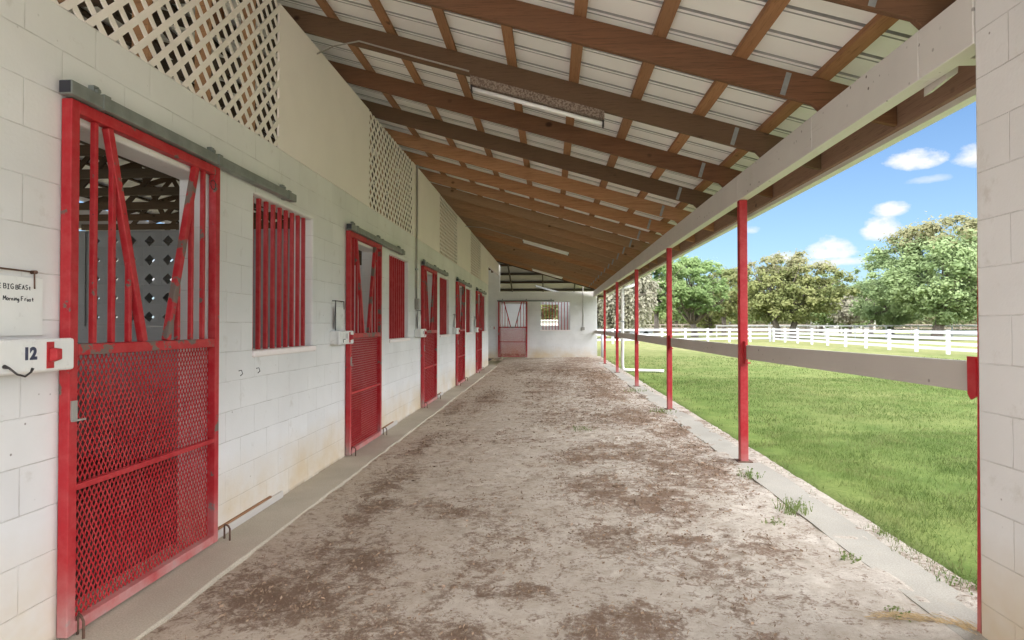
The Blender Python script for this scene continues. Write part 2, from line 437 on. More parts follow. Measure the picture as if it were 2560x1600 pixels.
mask = None
# cumulus clouds: (centre px, py, half width, height above, height below, density)
CL = [(2300, 398, 72, 26, 20, 1.0), (2440, 392, 55, 34, 22, .9), (2225, 527, 50, 22, 14, 1.0), (2205, 578, 58, 42, 20, 1.1),
      (2078, 634, 62, 44, 14, 1.1), (2095, 655, 85, 12, 10, .8), (1965, 645, 55, 16, 12, .75), (2285, 598, 46, 18, 14, .6), (2330, 448, 60, 10, 8, .35),
      (1880, 575, 30, 14, 10, .6), (2700, 500, 160, 70, 30, 1.0), (2900, 250, 220, 90, 40, 1.0), (-700, 640, 260, 80, 40, 1.0), (300, 690, 300, 60, 40, 1.0)]
for (px, py, hw, up, dn, dens) in CL:
    v = pix_dir(px, py); a0 = math.atan2(v.x, v.y); e0 = math.asin(v.z)
    k = FPX * 0.93
    da = w.math('MULTIPLY', w.math('SUBTRACT', az, a0), k*math.cos(e0)/(hw*0.76))
    de = w.math('SUBTRACT', el, e0)
    deu = w.math('MULTIPLY', w.math('MAXIMUM', de, 0.0), k/(up*0.88)); ded = w.math('MULTIPLY', w.math('MINIMUM', de, 0.0), k/dn)
    r2 = w.math('ADD', w.math('MULTIPLY', da, da), w.math('ADD', w.math('MULTIPLY', deu, deu), w.math('MULTIPLY', ded, ded)))
    b = w.math('SUBTRACT', 1.0, r2)
    b = w.math('ADD', b, w.math('MULTIPLY', nn, 0.75))
    b = w.math('MULTIPLY', w.math('MULTIPLY', w.math('ADD', b, -0.12), 1.0, clamp=True), dens, clamp=True)
    mask = b if mask is None else w.math('MAXIMUM', mask, b)
ms = w.ramp(mask, [(0.0, 0), (0.3, 0.4), (0.8, 1)])
haz = w.ramp(vz, [(0.0, 0.45), (0.12, 0.24), (0.30, 0.06)])
tint = w.mix(1.0, sky.outputs[0], (0.76, 1.0, 1.18), 'MULTIPLY')
skyc = w.mix(haz, tint, (4.4, 5.2, 6.2))
cl = w.mix(ms, skyc, (6.6, 6.65, 6.7))
# extra-bright cloud banks added out of view to light the aisle and stalls
for (a0, ha, e0, up, dn, colr) in ((1.80, 1.12, 0.66, 0.45, 0.54, 46.0), (-2.0, 1.15, 0.50, 0.45, 0.45, 44.0)):
    da = w.math('MULTIPLY', w.math('SUBTRACT', az, a0), 1/ha); de = w.math('SUBTRACT', el, e0)
    deu = w.math('MULTIPLY', w.math('MAXIMUM', de, 0.0), 1/up); ded = w.math('MULTIPLY', w.math('MINIMUM', de, 0.0), 1/dn)
    r2 = w.math('ADD', w.math('POWER', w.math('ABSOLUTE', da), 4.0), w.math('ADD', w.math('MULTIPLY', deu, deu), w.math('MULTIPLY', ded, ded)))
    b = w.math('ADD', w.math('SUBTRACT', 1.0, r2), w.math('MULTIPLY', nn, 0.35))
    cl = w.mix(w.ramp(b, [(0.0, 0), (0.45, 1)]), cl, (colr, colr*1.0, colr*1.01))
w.l(cl, bg.inputs[0]); bg.inputs[1].default_value = 0.05
sun = bpy.data.lights.new('sun', 'SUN'); sun.energy = 1.6; sun.angle = R(7); sun.color = (1.0, 0.95, 0.88)
so = bpy.data.objects.new('sun', sun); C.objects.link(so)
so.rotation_euler = TO_SUN.to_track_quat('Z', 'Y').to_euler(); so.location = (0, -20, 40)

# ------------------------------------------------------------------ ground
WX = -2.196          # face of the long stall wall
PX = 1.83            # inner face of posts, beam and pier
YE = 26.45           # face of the end wall

def sheet(name, x0, x1, y0, y1, z, mat, nx=1, ny=1):
    xs = np.linspace(x0, x1, nx+1); ys = np.linspace(y0, y1, ny+1)
    X, Y = np.meshgrid(xs, ys); V = np.stack([X.ravel(), Y.ravel(), np.full(X.size, z)], 1)
    return grid_obj(name, V, nx+1, ny+1, mat)
def grid_obj(name, V, nx, ny, mat, smooth=True):
    i = np.arange((nx-1)*(ny-1)); r = i // (nx-1); c = i % (nx-1); a = r*nx + c
    F = np.stack([a, a+1, a+nx+1, a+nx], 1)
    return np_mesh(name, V, F, mat, None, smooth)
tag(sheet('ground', -1500, 1500, -600, 2400, -0.14, M['soil']), kind='structure')

M['bounce'] = m_plain('pale_bounce_sand', (0.72, 0.66, 0.58), 0.95, 0.08, 1.5)
tag(sheet('bounce_ground', -2.0, 9.0, -30, -0.9, 0.10, M['bounce'], 8, 16), kind='structure')  # pale ground added behind the camera to bounce sunlight under the roof
ys = np.concatenate([np.arange(-6, 0.6, 0.12), np.arange(0.6, 9, 0.022), np.arange(9, 27.0, 0.06)])
xs = np.arange(-1.95, 2.16, 0.025)
X, Y = np.meshgrid(xs, ys)
edge = np.clip((X + 1.9) / 3.6, 0, 1)
Z = -0.020 + 0.100 * edge ** 0.8
Z += 0.030*(fbm(X*1.1, Y*1.1, 3, 4)-0.5) + 0.028*(fbm(X*5.5, Y*5.5, 9, 4)-0.5)
lump = np.clip(fbm(X*9, Y*9, 21, 3)-0.52, 0, 1); Z += 0.06*lump*(fbm(X*1.3, Y*1.3, 40, 3) > 0.45)
for k in range(26):                                   # hoof prints
    hx, hy = random.uniform(-1.2, 1.5), random.uniform(1.6, 12); r = random.uniform(0.05, 0.075)
    dd = ((X-hx)**2 + (Y-hy)**2) / r**2
    Z += -0.013*np.exp(-dd) + 0.005*np.exp(-((np.sqrt(dd)-1.5)**2)*4)
Z = np.where(X > 1.5, np.maximum(Z, 0.077 - 0.22*np.clip(1.78-X, 0, 1) + 0.012*(fbm(X*6, Y*6, 63, 3)-0.5)), Z)
Z = np.where(X > 1.80, np.minimum(np.maximum(Z, 0.06), 0.078 + 0.040*(fbm(X*3.0, Y*1.6, 61, 4)-0.45) + 0.022*np.clip(X-1.93, 0, 1)/0.1 + 0.02*np.clip(1.80-X, 0, 1)/0.1*(fbm(X*0, Y*1.2, 66, 3)-0.4)), Z)
# where chaff and droppings are trodden into the sand: (x, y, rx, ry, strength)
PATCH = [(-1.38, 3.20, .34, .30, .95), (-1.2, 3.6, .30, .32, .75), (-1.0, 3.02, .22, .25, .6), (-1.45, 5.5, .15, .55, .75), (-1.36, 4.6, .14, .42, .75), (-1.5, 7.0, .12, .5, .6),
 (-0.12, 3.19, .13, .10, .85), (-0.46, 3.17, .12, .09, .7), (-0.40, 2.70, .14, .11, .9), (0.2, 2.78, .16, .12, .8), (0.42, 2.90, .18, .13, .95), (-0.72, 2.80, .2, .16, .65), (0.9, 2.66, .12, .1, .7),
 (0.42, 5.28, .34, .5, .62), (0.83, 4.80, .36, .5, .66), (1.30, 5.60, .34, .7, .68), (0.95, 6.6, .45, .7, .6), (1.5, 7.6, .3, 1.0, .62), (0.3, 6.5, .3, .5, .5), (1.2, 9.3, .6, 1.3, .58), (0.2, 9.5, .5, 1.2, .45), (1.1, 12.5, .6, 1.8, .66), (1.2, 16.5, .6, 2.6, .72),
 (-0.93, 4.78, .2, .16, .55), (-0.72, 4.52, .18, .14, .5), (-1.6, 10.5, .12, .9, .6), (-1.2, 12, .25, 1.5, .5), (0.0, 14, .6, 2.5, .45), (0.6, 20, 1.0, 3.5, .7), (-0.8, 21, .8, 3, .5), (1.2, 24, .8, 2.5, .8), (1.28, 3.78, .08, .06, .55), (0.85, 3.9, .12, .1, .5), (0.3, 4.1, .25, .2, .42), (-0.2, 4.0, .3, .25, .42)]
def litter_mask(x, y):
    x = np.asarray(x, float); y = np.asarray(y, float); m = np.zeros_like(x)
    wx_ = x + 0.16*(fbm(x*3.1, y*3.1, 101, 3)-0.45); wy_ = y + 0.20*(fbm(x*2.7, y*2.7, 111, 3)-0.45)
    for (a, b, ra, rb, k) in PATCH:
        m = np.maximum(m, k*np.exp(-(((wx_-a)/ra)**2 + ((wy_-b)/rb)**2)**1.1*0.75))
    n_ = fbm(x*2.3, y*2.3, 131, 5); n2_ = fbm(x*9, y*7, 141, 4)
    m = m*(0.15+1.75*n2_) + 1.1*np.clip(n_-0.47, 0, 1) + 0.9*np.clip(n2_-0.52, 0, 1)*(0.5+np.clip((x+1.2)/2.4, 0, 1)*0.6)
    return np.clip(m, 0, 1)
dirt = tag(grid_obj('dirt_floor', np.stack([X.ravel(), Y.ravel(), Z.ravel()], 1), len(xs), len(ys), M['dirt']), kind='structure')

at_ = dirt.data.attributes.new('litter', 'FLOAT', 'POINT'); at_.data.foreach_set('value', litter_mask(X.ravel(), Y.ravel()).astype(np.float32))
def dirt_z(x, y):
    x = np.asarray(x, float); y = np.asarray(y, float)
    return -0.020 + 0.100*np.clip((x+1.9)/3.6, 0, 1)**0.8 + 0.030*(fbm(x*1.1, y*1.1, 3, 4)-0.5)

# concrete apron along the stalls, broken free edge
mb = MB(); yy = np.arange(-6, 22.3, 0.12)
ex = -1.845 + 0.035*(fbm(yy*0.7, yy*0, 5, 2)-0.45) + 0.03*(fbm(yy*4, yy*0+3, 8, 3)-0.5)
ex = np.where(yy > 21.4, ex - 0.25*(yy-21.4), ex)
for i in range(len(yy)-1):
    a, b = yy[i], yy[i+1]
    mb.quad((-6.2, a, 0), (ex[i]-0.008, a, 0), (ex[i+1]-0.008, b, 0), (-6.2, b, 0))
    mb.quad((ex[i]-0.008, a, 0), (ex[i], a, -0.008), (ex[i+1], b, -0.008), (ex[i+1]-0.008, b, 0))
    mb.quad((ex[i], a, -0.008), (ex[i]+0.006, a, -0.12), (ex[i+1]+0.006, b, -0.12), (ex[i+1], b, -0.008))
mb.quad((-6.2, yy[-1], 0), (ex[-1]-0.02, yy[-1], 0), (ex[-1], yy[-1], -0.12), (-6.2, yy[-1], -0.12))
tag(mb.build('concrete_apron', M['apron'], weld=True), kind='structure')

# concrete footing strip below the posts
mb = MB(); yy = np.arange(1.0, 22.6, 0.1)
lx = 1.735 + 0.05*(fbm(yy*1.3, yy*0, 15, 3)-0.5); rx = 2.035 + 0.10*(fbm(yy*1.1, yy*0+9, 25, 3)-0.5)
zz = 0.083
for i in range(len(yy)-1):
    a, b = yy[i], yy[i+1]
    mb.quad((lx[i], a, zz), (rx[i], a, zz), (rx[i+1], b, zz), (lx[i+1], b, zz))
    mb.quad((lx[i], a, -0.1), (lx[i], a, zz), (lx[i+1], b, zz), (lx[i+1], b, -0.1))
    mb.quad((rx[i], a, zz), (rx[i], a, -0.1), (rx[i+1], b, -0.1), (rx[i+1], b, zz))
tag(mb.build('concrete_strip', M['strip'], weld=True), kind='structure')

# lawn: fine near the stable, coarse to the paddocks
def lawn_z(x, y):
    return 0.070 + 0.03*(fbm(np.asarray(x)*0.6, np.asarray(y)*0.6, 33, 3)-0.5) - 0.00*np.asarray(x)
xs = np.concatenate([np.arange(1.99, 8, 0.10), np.arange(8, 20, 0.5), np.arange(20, 400, 20)])
ys = np.concatenate([np.arange(-60, 0, 6), np.arange(0, 22, 0.12), np.arange(22, 60, 1.0), np.arange(60, 420, 20)])
X, Y = np.meshgrid(xs, ys); Z = lawn_z(X, Y)
Z = np.where(X < 2.1, Z - 0.02, Z)
tag(grid_obj('lawn', np.stack([X.ravel(), Y.ravel(), Z.ravel()], 1), len(xs), len(ys), M['lawn']), kind='structure')
tag(sheet('pasture', -300, 1.95, 34.5, 420, 0.04, M['lawn'], 6, 6), kind='structure')

# grass blades standing on the lawn
rng = np.random.default_rng(5)
def blades(n, x0, x1, y0, y1, h, wd, edge=True):
    x = rng.uniform(x0, x1, n); y = rng.uniform(y0, y1, n)
    keep = np.ones(n, bool)
    if edge:
        e = 2.02 + 0.34*(fbm(y*1.1, y*0+9, 25, 3)-0.35) + rng.exponential(0.05, n)
        dens = fbm(x*3, y*3, 71, 3)
        keep = (x > e) & ((x > e+0.45) | (dens > rng.uniform(0.3, 0.62, n)))
    dn = fbm(x*1.5, y*1.5, 77, 3); keep &= dn + rng.uniform(-.25, .25, n) > 0.28
    x, y = x[keep], y[keep]; n = len(x)
    hh = h*rng.uniform(0.5, 1.25, n)*(0.7+0.6*fbm(x*0.9, y*0.9, 81, 3)); a = rng.uniform(0, 2*np.pi, n); lean = rng.uniform(0.1, 0.9, n)*hh; la = rng.uniform(0, 2*np.pi, n)
    z = lawn_z(x, y)-0.01; ww = wd*rng.uniform(0.7, 1.3, n)
    p0 = np.stack([x-np.cos(a)*ww, y-np.sin(a)*ww, z], 1); p1 = np.stack([x+np.cos(a)*ww, y+np.sin(a)*ww, z], 1)
    p2 = np.stack([x+np.cos(la)*lean, y+np.sin(la)*lean, z+hh], 1)
    return p0, p1, p2
sets = [blades(90000, 2.0, 6.0, 2.6, 8, 0.050, 0.0028), blades(50000, 2.0, 9.0, 8, 16, 0.055, 0.0050), blades(22000, 2.0, 16, 14, 27, 0.055, 0.010, True)]
P = [np.concatenate([s[k] for s in sets]) for k in range(3)]
n = len(P[0]); V = np.empty((n*3, 3)); V[0::3], V[1::3], V[2::3] = P
tag(np_mesh('grass', V, np.arange(n*3).reshape(n, 3), M['blade']), kind='stuff')

# bits of leaf and bark lying on the dirt
n = 110000
x = rng.uniform(-1.8, 1.75, n); y = 1.2 + 18*rng.uniform(0, 1, n)**1.5
keep = litter_mask(x, y)*0.9 + 0.02 > rng.uniform(0, 1, n)**0.75
x, y = x[keep], y[keep]; n = len(x)
s = rng.uniform(0.0009, 0.0026, n)*(1+y/8); ar = rng.uniform(0.8, 4.0, n); a = rng.uniform(0, 2*np.pi, n)
ux, uy = np.cos(a)*s*ar, np.sin(a)*s*ar; wx, wy = -np.sin(a)*s*0.6, np.cos(a)*s*0.6
deps = 0.028*(fbm(x*5.5, y*5.5, 9, 4)-0.5) + 0.06*np.clip(fbm(x*9, y*9, 21, 3)-0.52, 0, 1)*(fbm(x*1.3, y*1.3, 40, 3) > 0.45)
z = dirt_z(x, y) + deps + 0.004
t1 = rng.uniform(-0.006, 0.012, n); t2 = rng.uniform(-0.004, 0.010, n)
V = np.empty((n*4, 3))
V[0::4] = np.stack([x-ux-wx, y-uy-wy, z], 1); V[1::4] = np.stack([x+ux-wx, y+uy-wy, z+t1], 1)
V[2::4] = np.stack([x+ux+wx, y+uy+wy, z+t1+t2], 1); V[3::4] = np.stack([x-ux+wx, y-uy+wy, z+t2], 1)
tag(np_mesh('leaf_litter', V, np.arange(n*4).reshape(n, 4), M['litter']), kind='stuff')

# ------------------------------------------------------------------ block walls with openings
def wall_mesh(mb, plane, f, b, u0, u1, z0, z1, holes, taper=None):
    """plane 'x': wall in the YZ plane, face at x=f, back at x=b (u = y); plane 'y': wall in the XZ plane"""
    us = sorted({u0, u1, *[h[0] for h in holes], *[h[1] for h in holes]}); zs = sorted({z0, z1, *[h[2] for h in holes], *[h[3] for h in holes]})
    P = (lambda u, d, z: (d, u, z)) if plane == 'x' else (lambda u, d, z: (u, d, z))
    def solid(i, j):
        if i < 0 or j < 0 or i >= len(us)-1 or j >= len(zs)-1: return False
        uc = (us[i]+us[i+1])/2; zc = (zs[j]+zs[j+1])/2
        return not any(h[0] < uc < h[1] and h[2] < zc < h[3] for h in holes)
    for i in range(len(us)-1):
        for j in range(len(zs)-1):
            if not solid(i, j): continue
            a, c, e, g = us[i], us[i+1], zs[j], zs[j+1]
            mb.quad(P(a, f, e), P(c, f, e), P(c, f, g), P(a, f, g)); mb.quad(P(a, b, e), P(a, b, g), P(c, b, g), P(c, b, e))
            if not solid(i-1, j): mb.quad(P(a, f, e), P(a, f, g), P(a, b, g), P(a, b, e))
            if not solid(i+1, j): mb.quad(P(c, f, e), P(c, b, e), P(c, b, g), P(c, f, g))
            if not solid(i, j-1): mb.quad(P(a, f, e), P(a, b, e), P(c, b, e), P(c, f, e))
            if not solid(i, j+1): mb.quad(P(a, f, g), P(c, f, g), P(c, b, g), P(a, b, g))

GY = [2.63, 6.50, 10.36, 14.21, 18.05]       # near edge of each sliding gate
GW, GH = 1.25, 2.41
WIN = [(g + 1.82, g + 2.96) for g in GY[:4]]
WIN.append((GY[4]+1.75, GY[4]+2.85))
WALL_END = 21.8
holes = [(g+0.06, g+GW-0.045, -0.01, 2.34) for g in GY] + [(a, b, 1.216, 2.385) for a, b in WIN]
sw = thing('stall_wall', 'long white painted block wall on the left with red gates and barred windows', 'wall', (WX, 12, 0))
mb = MB(); wall_mesh(mb, 'x', WX, WX-0.2, -6, WALL_END, -0.12, 2.845, holes)
mb.build('masonry', M['block_y'], sw, bevel=0.018, seg=3, weld=True)
# upper band: plywood sheets and lattice sheets in turn
bounds = [-5.0, -2.33, 0.10, 2.54, 4.85, 7.34, 9.73, 12.12, 14.49, 16.91, 19.35, WALL_END]
ZT = 4.018
def lattice_panel(y0, y1, z0, z1, x):
    m = MB(); pitch = 0.108; sw_ = 0.037; th = 0.006
    for layer, sgn in ((0, -1), (1, 1)):
        c = -3.0
        while c < 6.0:
            # strip centre line: z - z0 = sgn*(y - y0) + off
            off = c
            lo, hi = [], []
            hw = sw_/2*math.sqrt(2)
            # polygon clip of the strip against the panel rectangle
            W_, H_ = y1-y0, z1-z0
            poly = [(-9, sgn*-9+off-hw), (9+W_, sgn*(9+W_)+off-hw), (9+W_, sgn*(9+W_)+off+hw), (-9, sgn*-9+off+hw)]
            for (ax, lim, keep_less) in ((0, 0, False), (0, W_, True), (1, 0, False), (1, H_, True)):
                out = []
                for i in range(len(poly)):
                    p, q = poly[i], poly[(i+1) % len(poly)]
                    ip = (p[ax] <= lim) if keep_less else (p[ax] >= lim); iq = (q[ax] <= lim) if keep_less else (q[ax] >= lim)
                    if ip: out.append(p)
                    if ip != iq:
                        s = (lim-p[ax])/(q[ax]-p[ax]); out.append((p[0]+s*(q[0]-p[0]), p[1]+s*(q[1]-p[1])))
                poly = out
                if not poly: break
            if len(poly) >= 3:
                xa = x + layer*th; xb = xa + th - 0.0004
                n0 = len(m.v); k = len(poly)
                m.v += [(xa, y0+p[0], z0+p[1]) for p in poly] + [(xb, y0+p[0], z0+p[1]) for p in poly]
                m.f.append(tuple(range(n0, n0+k))); m.f.append(tuple(reversed(range(n0+k, n0+2*k))))
                for i in range(k): m.f.append((n0+i, n0+(i+1) % k, n0+k+(i+1) % k, n0+k+i))
            c += pitch*math.sqrt(2)
    return m
for i in range(len(bounds)-1):
    y0, y1 = bounds[i], bounds[i+1]
    if i in (3, 5, 7, 9):
        lattice_panel(y0, y1, 2.835, ZT-0.004*(i % 3), WX-0.004).build('lattice_panel', M['lattice'], sw)
        mb = MB()                                      # timber framing behind each lattice sheet
        for yy_ in np.arange(y0+0.1, y1, 0.6): mb.box(WX-0.10, WX-0.01, yy_, yy_+0.04, 2.85, 4.0)
        mb.build('stud_framing', M['wood'], sw)
    else:
        mb = MB(); mb.box(WX-0.012, WX+0.006, y0+0.002, y1-0.002, 2.838, ZT)
        mb.build('plywood_panel', M['panel'], sw)
mb = MB()                                              # header that carries the band over the passage
mb.box(WX-0.09, WX+0.004, WALL_END+0.003, YE-0.01, 3.56, ZT+0.01); mb.build('passage_header', M['panel'], sw)
mb = MB(); mb.box(WX-0.12, WX-0.012, -6, YE, ZT-0.10, ZT-0.004)
mb.build('top_plate', M['wood_dark'], sw)

def make_window_parts(parent, rot=False):
    pass
for (a, b) in WIN:
    mb = MB(); mb.box(WX-0.185, WX+0.022, a-0.02, b+0.05, 1.165, 1.2145)
    sl = mb.build('window_sill', M['panel'], sw, bevel=0.012, seg=2)
    n = 9; g = None
    for k in range(n):
        mb = MB(); y = a + 0.075 + (b-a-0.15)*k/(n-1)
        mb.box(WX-0.075, WX-0.047, y-0.014, y+0.014, 1.2148, 2.384)
        mb.build('window_bar', M['red_bar'], sw)
for k, g in enumerate(GY[:3]):                       # painted base trim with a bare wooden top edge
    mb = MB(); mb.box(WX+0.001, WX+0.024, g+GW+0.02, g+GW+1.05-0.1*k, 0.001, 0.055); mb.build('base_trim', M['rail'], sw, bevel=0.004)
    mb = MB(); mb.box(WX+0.001, WX+0.018, g+GW+0.02, g+GW+0.85-0.1*k, 0.0555, 0.068); mb.build('trim_edge', M['purlin'], sw)
    for dy in (0.36, 0.62):
        mb = MB(); mb.tube([(WX, g+GW+dy, 1.08), (WX+0.02, g+GW+dy, 1.085), (WX+0.028, g+GW+dy, 1.06), (WX+0.012, g+GW+dy, 1.045)], 0.003, 6)
        if k == 0: mb.build('screw_hook', M['steel_dark'], sw)
# anchor staples and bolt holes marks: small stub brackets on the wall
# ------------------------------------------------------------------ end wall
ew = thing('end_wall', 'white block wall closing the far end of the covered aisle', 'wall', (0, YE, 0))
FW = (-0.407, 0.823, 1.216, 2.41)
mb = MB(); wall_mesh(mb, 'y', YE, YE+0.2, -3.9, 1.98, -0.12, 2.845, [(-2.13, -1.07, -0.01, 2.34), FW])
mb.build('masonry', M['block_x'], ew, bevel=0.012, seg=2, weld=True)
mb = MB(); wall_mesh(mb, 'y', YE, YE+0.2, -3.9, -2.17, 2.848, 4.0, [])
mb.build('masonry', M['block_x'], ew)
mb = MB(); mb.box(FW[0]-0.03, FW[1]+0.03, YE-0.02, YE+0.19, 1.17, 1.214); mb.build('window_sill', M['panel'], ew)
for k in range(9):
    x = FW[0]+0.09+(FW[1]-FW[0]-0.18)*k/8
    mb = MB(); mb.box(x-0.014, x+0.014, YE+0.045, YE+0.073, 1.2148, 2.409); mb.build('window_bar', M['red_bar'], ew)
# room behind the end wall
mb = MB(); wall_mesh(mb, 'y', 26.2, 26.4, -11.0, -3.95, -0.12, 5.0, []); tag(mb.build('barn_gable_wall', M['block_in']), 'pale gable wall closing the far end of the barn interior', 'wall')
rw = thing('rear_wall', 'grey block wall seen through the far barred window', 'wall', (0, 30.6, 0))
mb = MB(); wall_mesh(mb, 'y', 30.6, 30.8, -3.9, 1.98, -0.12, 2.845, [(-0.52, 0.40, 1.40, 2.44)])
mb.build('masonry', M['block_in'], rw)
mb = MB(); wall_mesh(mb, 'x', 1.98, 1.78, YE+0.2, 30.6, -0.12, 2.845, []); mb.build('masonry', M['block_in_y'], rw)

# ------------------------------------------------------------------ pier on the right
pr = thing('block_pier', 'painted block pier at the right edge of the view', 'pillar', (PX+0.2, 2, 0))
mb = MB(); wall_mesh(mb, 'x', PX, PX+0.4, 0.9, 2.775, -0.1, 2.868, []); mb.build('masonry', M['block_pier'], pr, bevel=0.012, seg=2, weld=True)
mb = MB(); mb.hexa([(PX+0.004, 2.777, 0.06), (PX+0.12, 2.777, 0.06), (PX+0.12, 2.800, 0.06), (PX+0.004, 2.800, 0.06), (PX+0.030, 2.777, 2.60), (PX+0.12, 2.777, 2.60), (PX+0.12, 2.800, 2.60), (PX+0.030, 2.800, 2.60)]); mb.build('end_channel', M['red_post'], pr)
mb = MB(); mb.prism([(2.80, 1.095), (2.84, 1.075), (2.84, 1.075), (2.86, 1.10), (2.862, 1.264), (2.806, 1.264), (2.806, 1.095)], PX+0.012, PX+0.020, 'x')
mb.build('rail_bracket', M['red_post'], pr)

# ------------------------------------------------------------------ posts, rails
PYS = [6.11, 9.84, 13.54, 17.48, 21.45]
plabels = ['red square steel post nearest the camera, standing alone between lawn and dirt',
           'second red steel post from the camera, a small weed at its foot',
           'third red steel post, standing just before the one with the white downspout',
           'red steel post with the white downspout rising right beside it',
           'last red steel post, standing closest to the far end wall']
post = None
for i, y in enumerate(PYS):
    if post is None:
        post = thing('steel_post', plabels[0], 'post', (PX, y, 0.083), 0, 'red posts carrying the eave beam')
        mb = MB(); mb.box(0.002, 0.078, 0, 0.076, 0.001, 2.538); mb.build('shaft', M['red_post'], post, bevel=0.006, seg=2, local=True)
        mb = MB(); mb.box(-0.03, 0.11, -0.03, 0.106, 0.0, 0.010); mb.build('base_plate', M['rust'], post, local=True)
        mb = MB(); mb.box(0.034, 0.044, -0.055, -0.001, 0.965, 1.165); mb.box(0.034, 0.084, -0.055, -0.001, 0.952, 0.9645); mb.build('rail_clip', M['red_post'], post, local=True)
    else:
        o = dup(post); o.location = (PX, y, 0.083); o['label'] = plabels[i]
rl = [('weathered grey rail board running from the block pier to the nearest red post', 2.81, 6.108, 1.241, 1.212),
      ('grey rail board between the nearest red post and the second red post', 6.188, 9.838, 1.210, 1.207),
      ('grey rail board between the second and third red posts', 9.918, 13.538, 1.207, 1.207),
      ('grey rail board between the third red post and the post beside the downspout', 13.618, 17.478, 1.207, 1.205),
      ('grey rail board between the downspout and the last red post', 17.558, 21.448, 1.205, 1.203),
      ('grey rail board between the last red post and the end wall', 21.528, YE-0.005, 1.203, 1.20)]
for lab, y0, y1, z0, z1 in rl:
    mb = MB(); x0, x1 = PX+0.046, PX+0.082; h = 0.135
    mb.hexa([(x0, y0, z0-h), (x1, y0, z0-h), (x1, y1, z1-h), (x0, y1, z1-h), (x0, y0, z0), (x1, y0, z0), (x1, y1, z1), (x0, y1, z1)])
    tag(mb.build('guard_rail', M['rail'], bevel=0.004), lab, 'rail', 'rail boards between the posts')

# ------------------------------------------------------------------ porch roof
SL = 0.292
def rz_bot(x): return 2.914 + SL*(PX - x)          # underside of the rafters
RD = 0.19                                          # rafter depth, vertical
porch = thing('porch_roof', 'lean-to roof of brown rafters and white steel sheets over the aisle', 'roof', (0, 12, 3.4))
RY = [-0.38 + 1.18*k for k in range(23)]
rp = None
for y in RY:
    if y > YE-0.2: break
    if rp is None:
        mb = MB()
        prof = [(-2.62, rz_bot(-2.62)), (PX-0.03, rz_bot(PX-0.03)), (PX+0.02, 2.872), (PX+0.095, 2.872), (2.357, rz_bot(2.357)), (2.357, rz_bot(2.357)+RD), (-2.62, rz_bot(-2.62)+RD)]
        mb.prism(prof, 0.0, 0.040, 'y')
        rp = mb.build('rafter', M['wood_dim'], None, bevel=0.003)
        mb = MB(); mb.box(PX-0.30, PX-0.255, -0.004, -0.0005, rz_bot(PX-0.28)+0.01, rz_bot(PX-0.28)+RD-0.01)
        mb.bar((PX-0.19, -0.003, rz_bot(PX-0.19)+RD-0.02), (PX-0.235, -0.003, rz_bot(PX-0.235)+0.005), 0.036, 0.003, (1, 0, 0))
        mb.v = mb.v[8:]; mb.f = [tuple(i-8 for i in f) for f in mb.f[6:]]
        st = mb.build('strap', M['strap'], rp, local=True)
        mb = MB(); mb.box(-2.46, -2.37, -0.046, -0.0015, 3.6, rz_bot(-2.40)+0.05); sd = mb.build('stud', M['wood_dim'], rp, local=True)
        r0 = rp
        rp.parent = porch; rp.location = (0, y-12, -3.4)
    else:
        o = dup(r0); o.location = (0, y-12, -3.4)
        o.parent = porch
        if y > 8.5:  # farther rafters take the lighter wood, partly their brighter light put into colour
            o.material_slots[0].link = 'OBJECT'; o.material_slots[0].material = M['wood']
# doubled end rafter
mb = MB(); mb.prism([(-2.3, rz_bot(-2.3)-0.02), (1.9, rz_bot(1.9)-0.02), (1.9, rz_bot(1.9)+0.26), (-2.3, rz_bot(-2.3)+0.26)], YE-0.62, YE-0.54, 'y')
mb.build('end_truss', M['wood_dark'], porch)
for k in range(8):
    x = 1.87 - 0.553*k
    zc = rz_bot(x)+RD
    mb = MB(); hw = 0.043
    mb.hexa([(x-hw, -0.65, zc+SL*hw+0.001), (x+hw, -0.65, zc-SL*hw+0.001), (x+hw, YE-0.3, zc-SL*hw+0.001), (x-hw, YE-0.3, zc+SL*hw+0.001),
             (x-hw, -0.65, zc+SL*hw+0.039), (x+hw, -0.65, zc-SL*hw+0.039), (x+hw, YE-0.3, zc-SL*hw+0.039), (x-hw, YE-0.3, zc+SL*hw+0.039)])
    mb.build('purlin', M['purlin'], porch)
# the end purlin at the eave, behind the fascia
x = 2.30; zc = rz_bot(x)+RD
mb = MB(); mb.hexa([(x-.043, -0.65, zc+.0135), (x+.043, -0.65, zc-.0115), (x+.043, YE-.3, zc-.0115), (x-.043, YE-.3, zc+.0135), (x-.043, -0.65, zc+.051), (x+.043, -0.65, zc+.026), (x+.043, YE-.3, zc+.026), (x-.043, YE-.3, zc+.051)])
mb.build('purlin', M['purlin'], porch)
# ribbed roof sheet
def ribbed(y0, y1, zf, x0, x1, mat, name, parent, pitch=0.295):
    prof = []; y = y0
    while y < y1:
        prof += [(y, 0), (y+0.004, 0.052), (y+0.030, 0.052), (y+0.034, 0), (y+0.062, 0), (y+0.066, 0.020), (y+0.074, 0.020), (y+0.078, 0)]
        y += pitch
    m = MB()
    for (a, za), (b, zb) in zip(prof[:-1], prof[1:]):
        m.quad((x0, a, zf(x0)+za), (x1, a, zf(x1)+za), (x1, b, zf(x1)+zb), (x0, b, zf(x0)+zb))
    o = m.build(name, mat, parent, weld=True)
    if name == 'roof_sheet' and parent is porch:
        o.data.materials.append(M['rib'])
        for p_ in o.data.polygons:                       # groove shade put into the colour inside the ribs
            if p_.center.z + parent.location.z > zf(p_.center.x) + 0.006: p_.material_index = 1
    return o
M['rib'] = m_plain('rib_shade', (0.36, 0.355, 0.345), 0.6, 0.15, 3)
zr = lambda x: rz_bot(x)+RD+0.0405
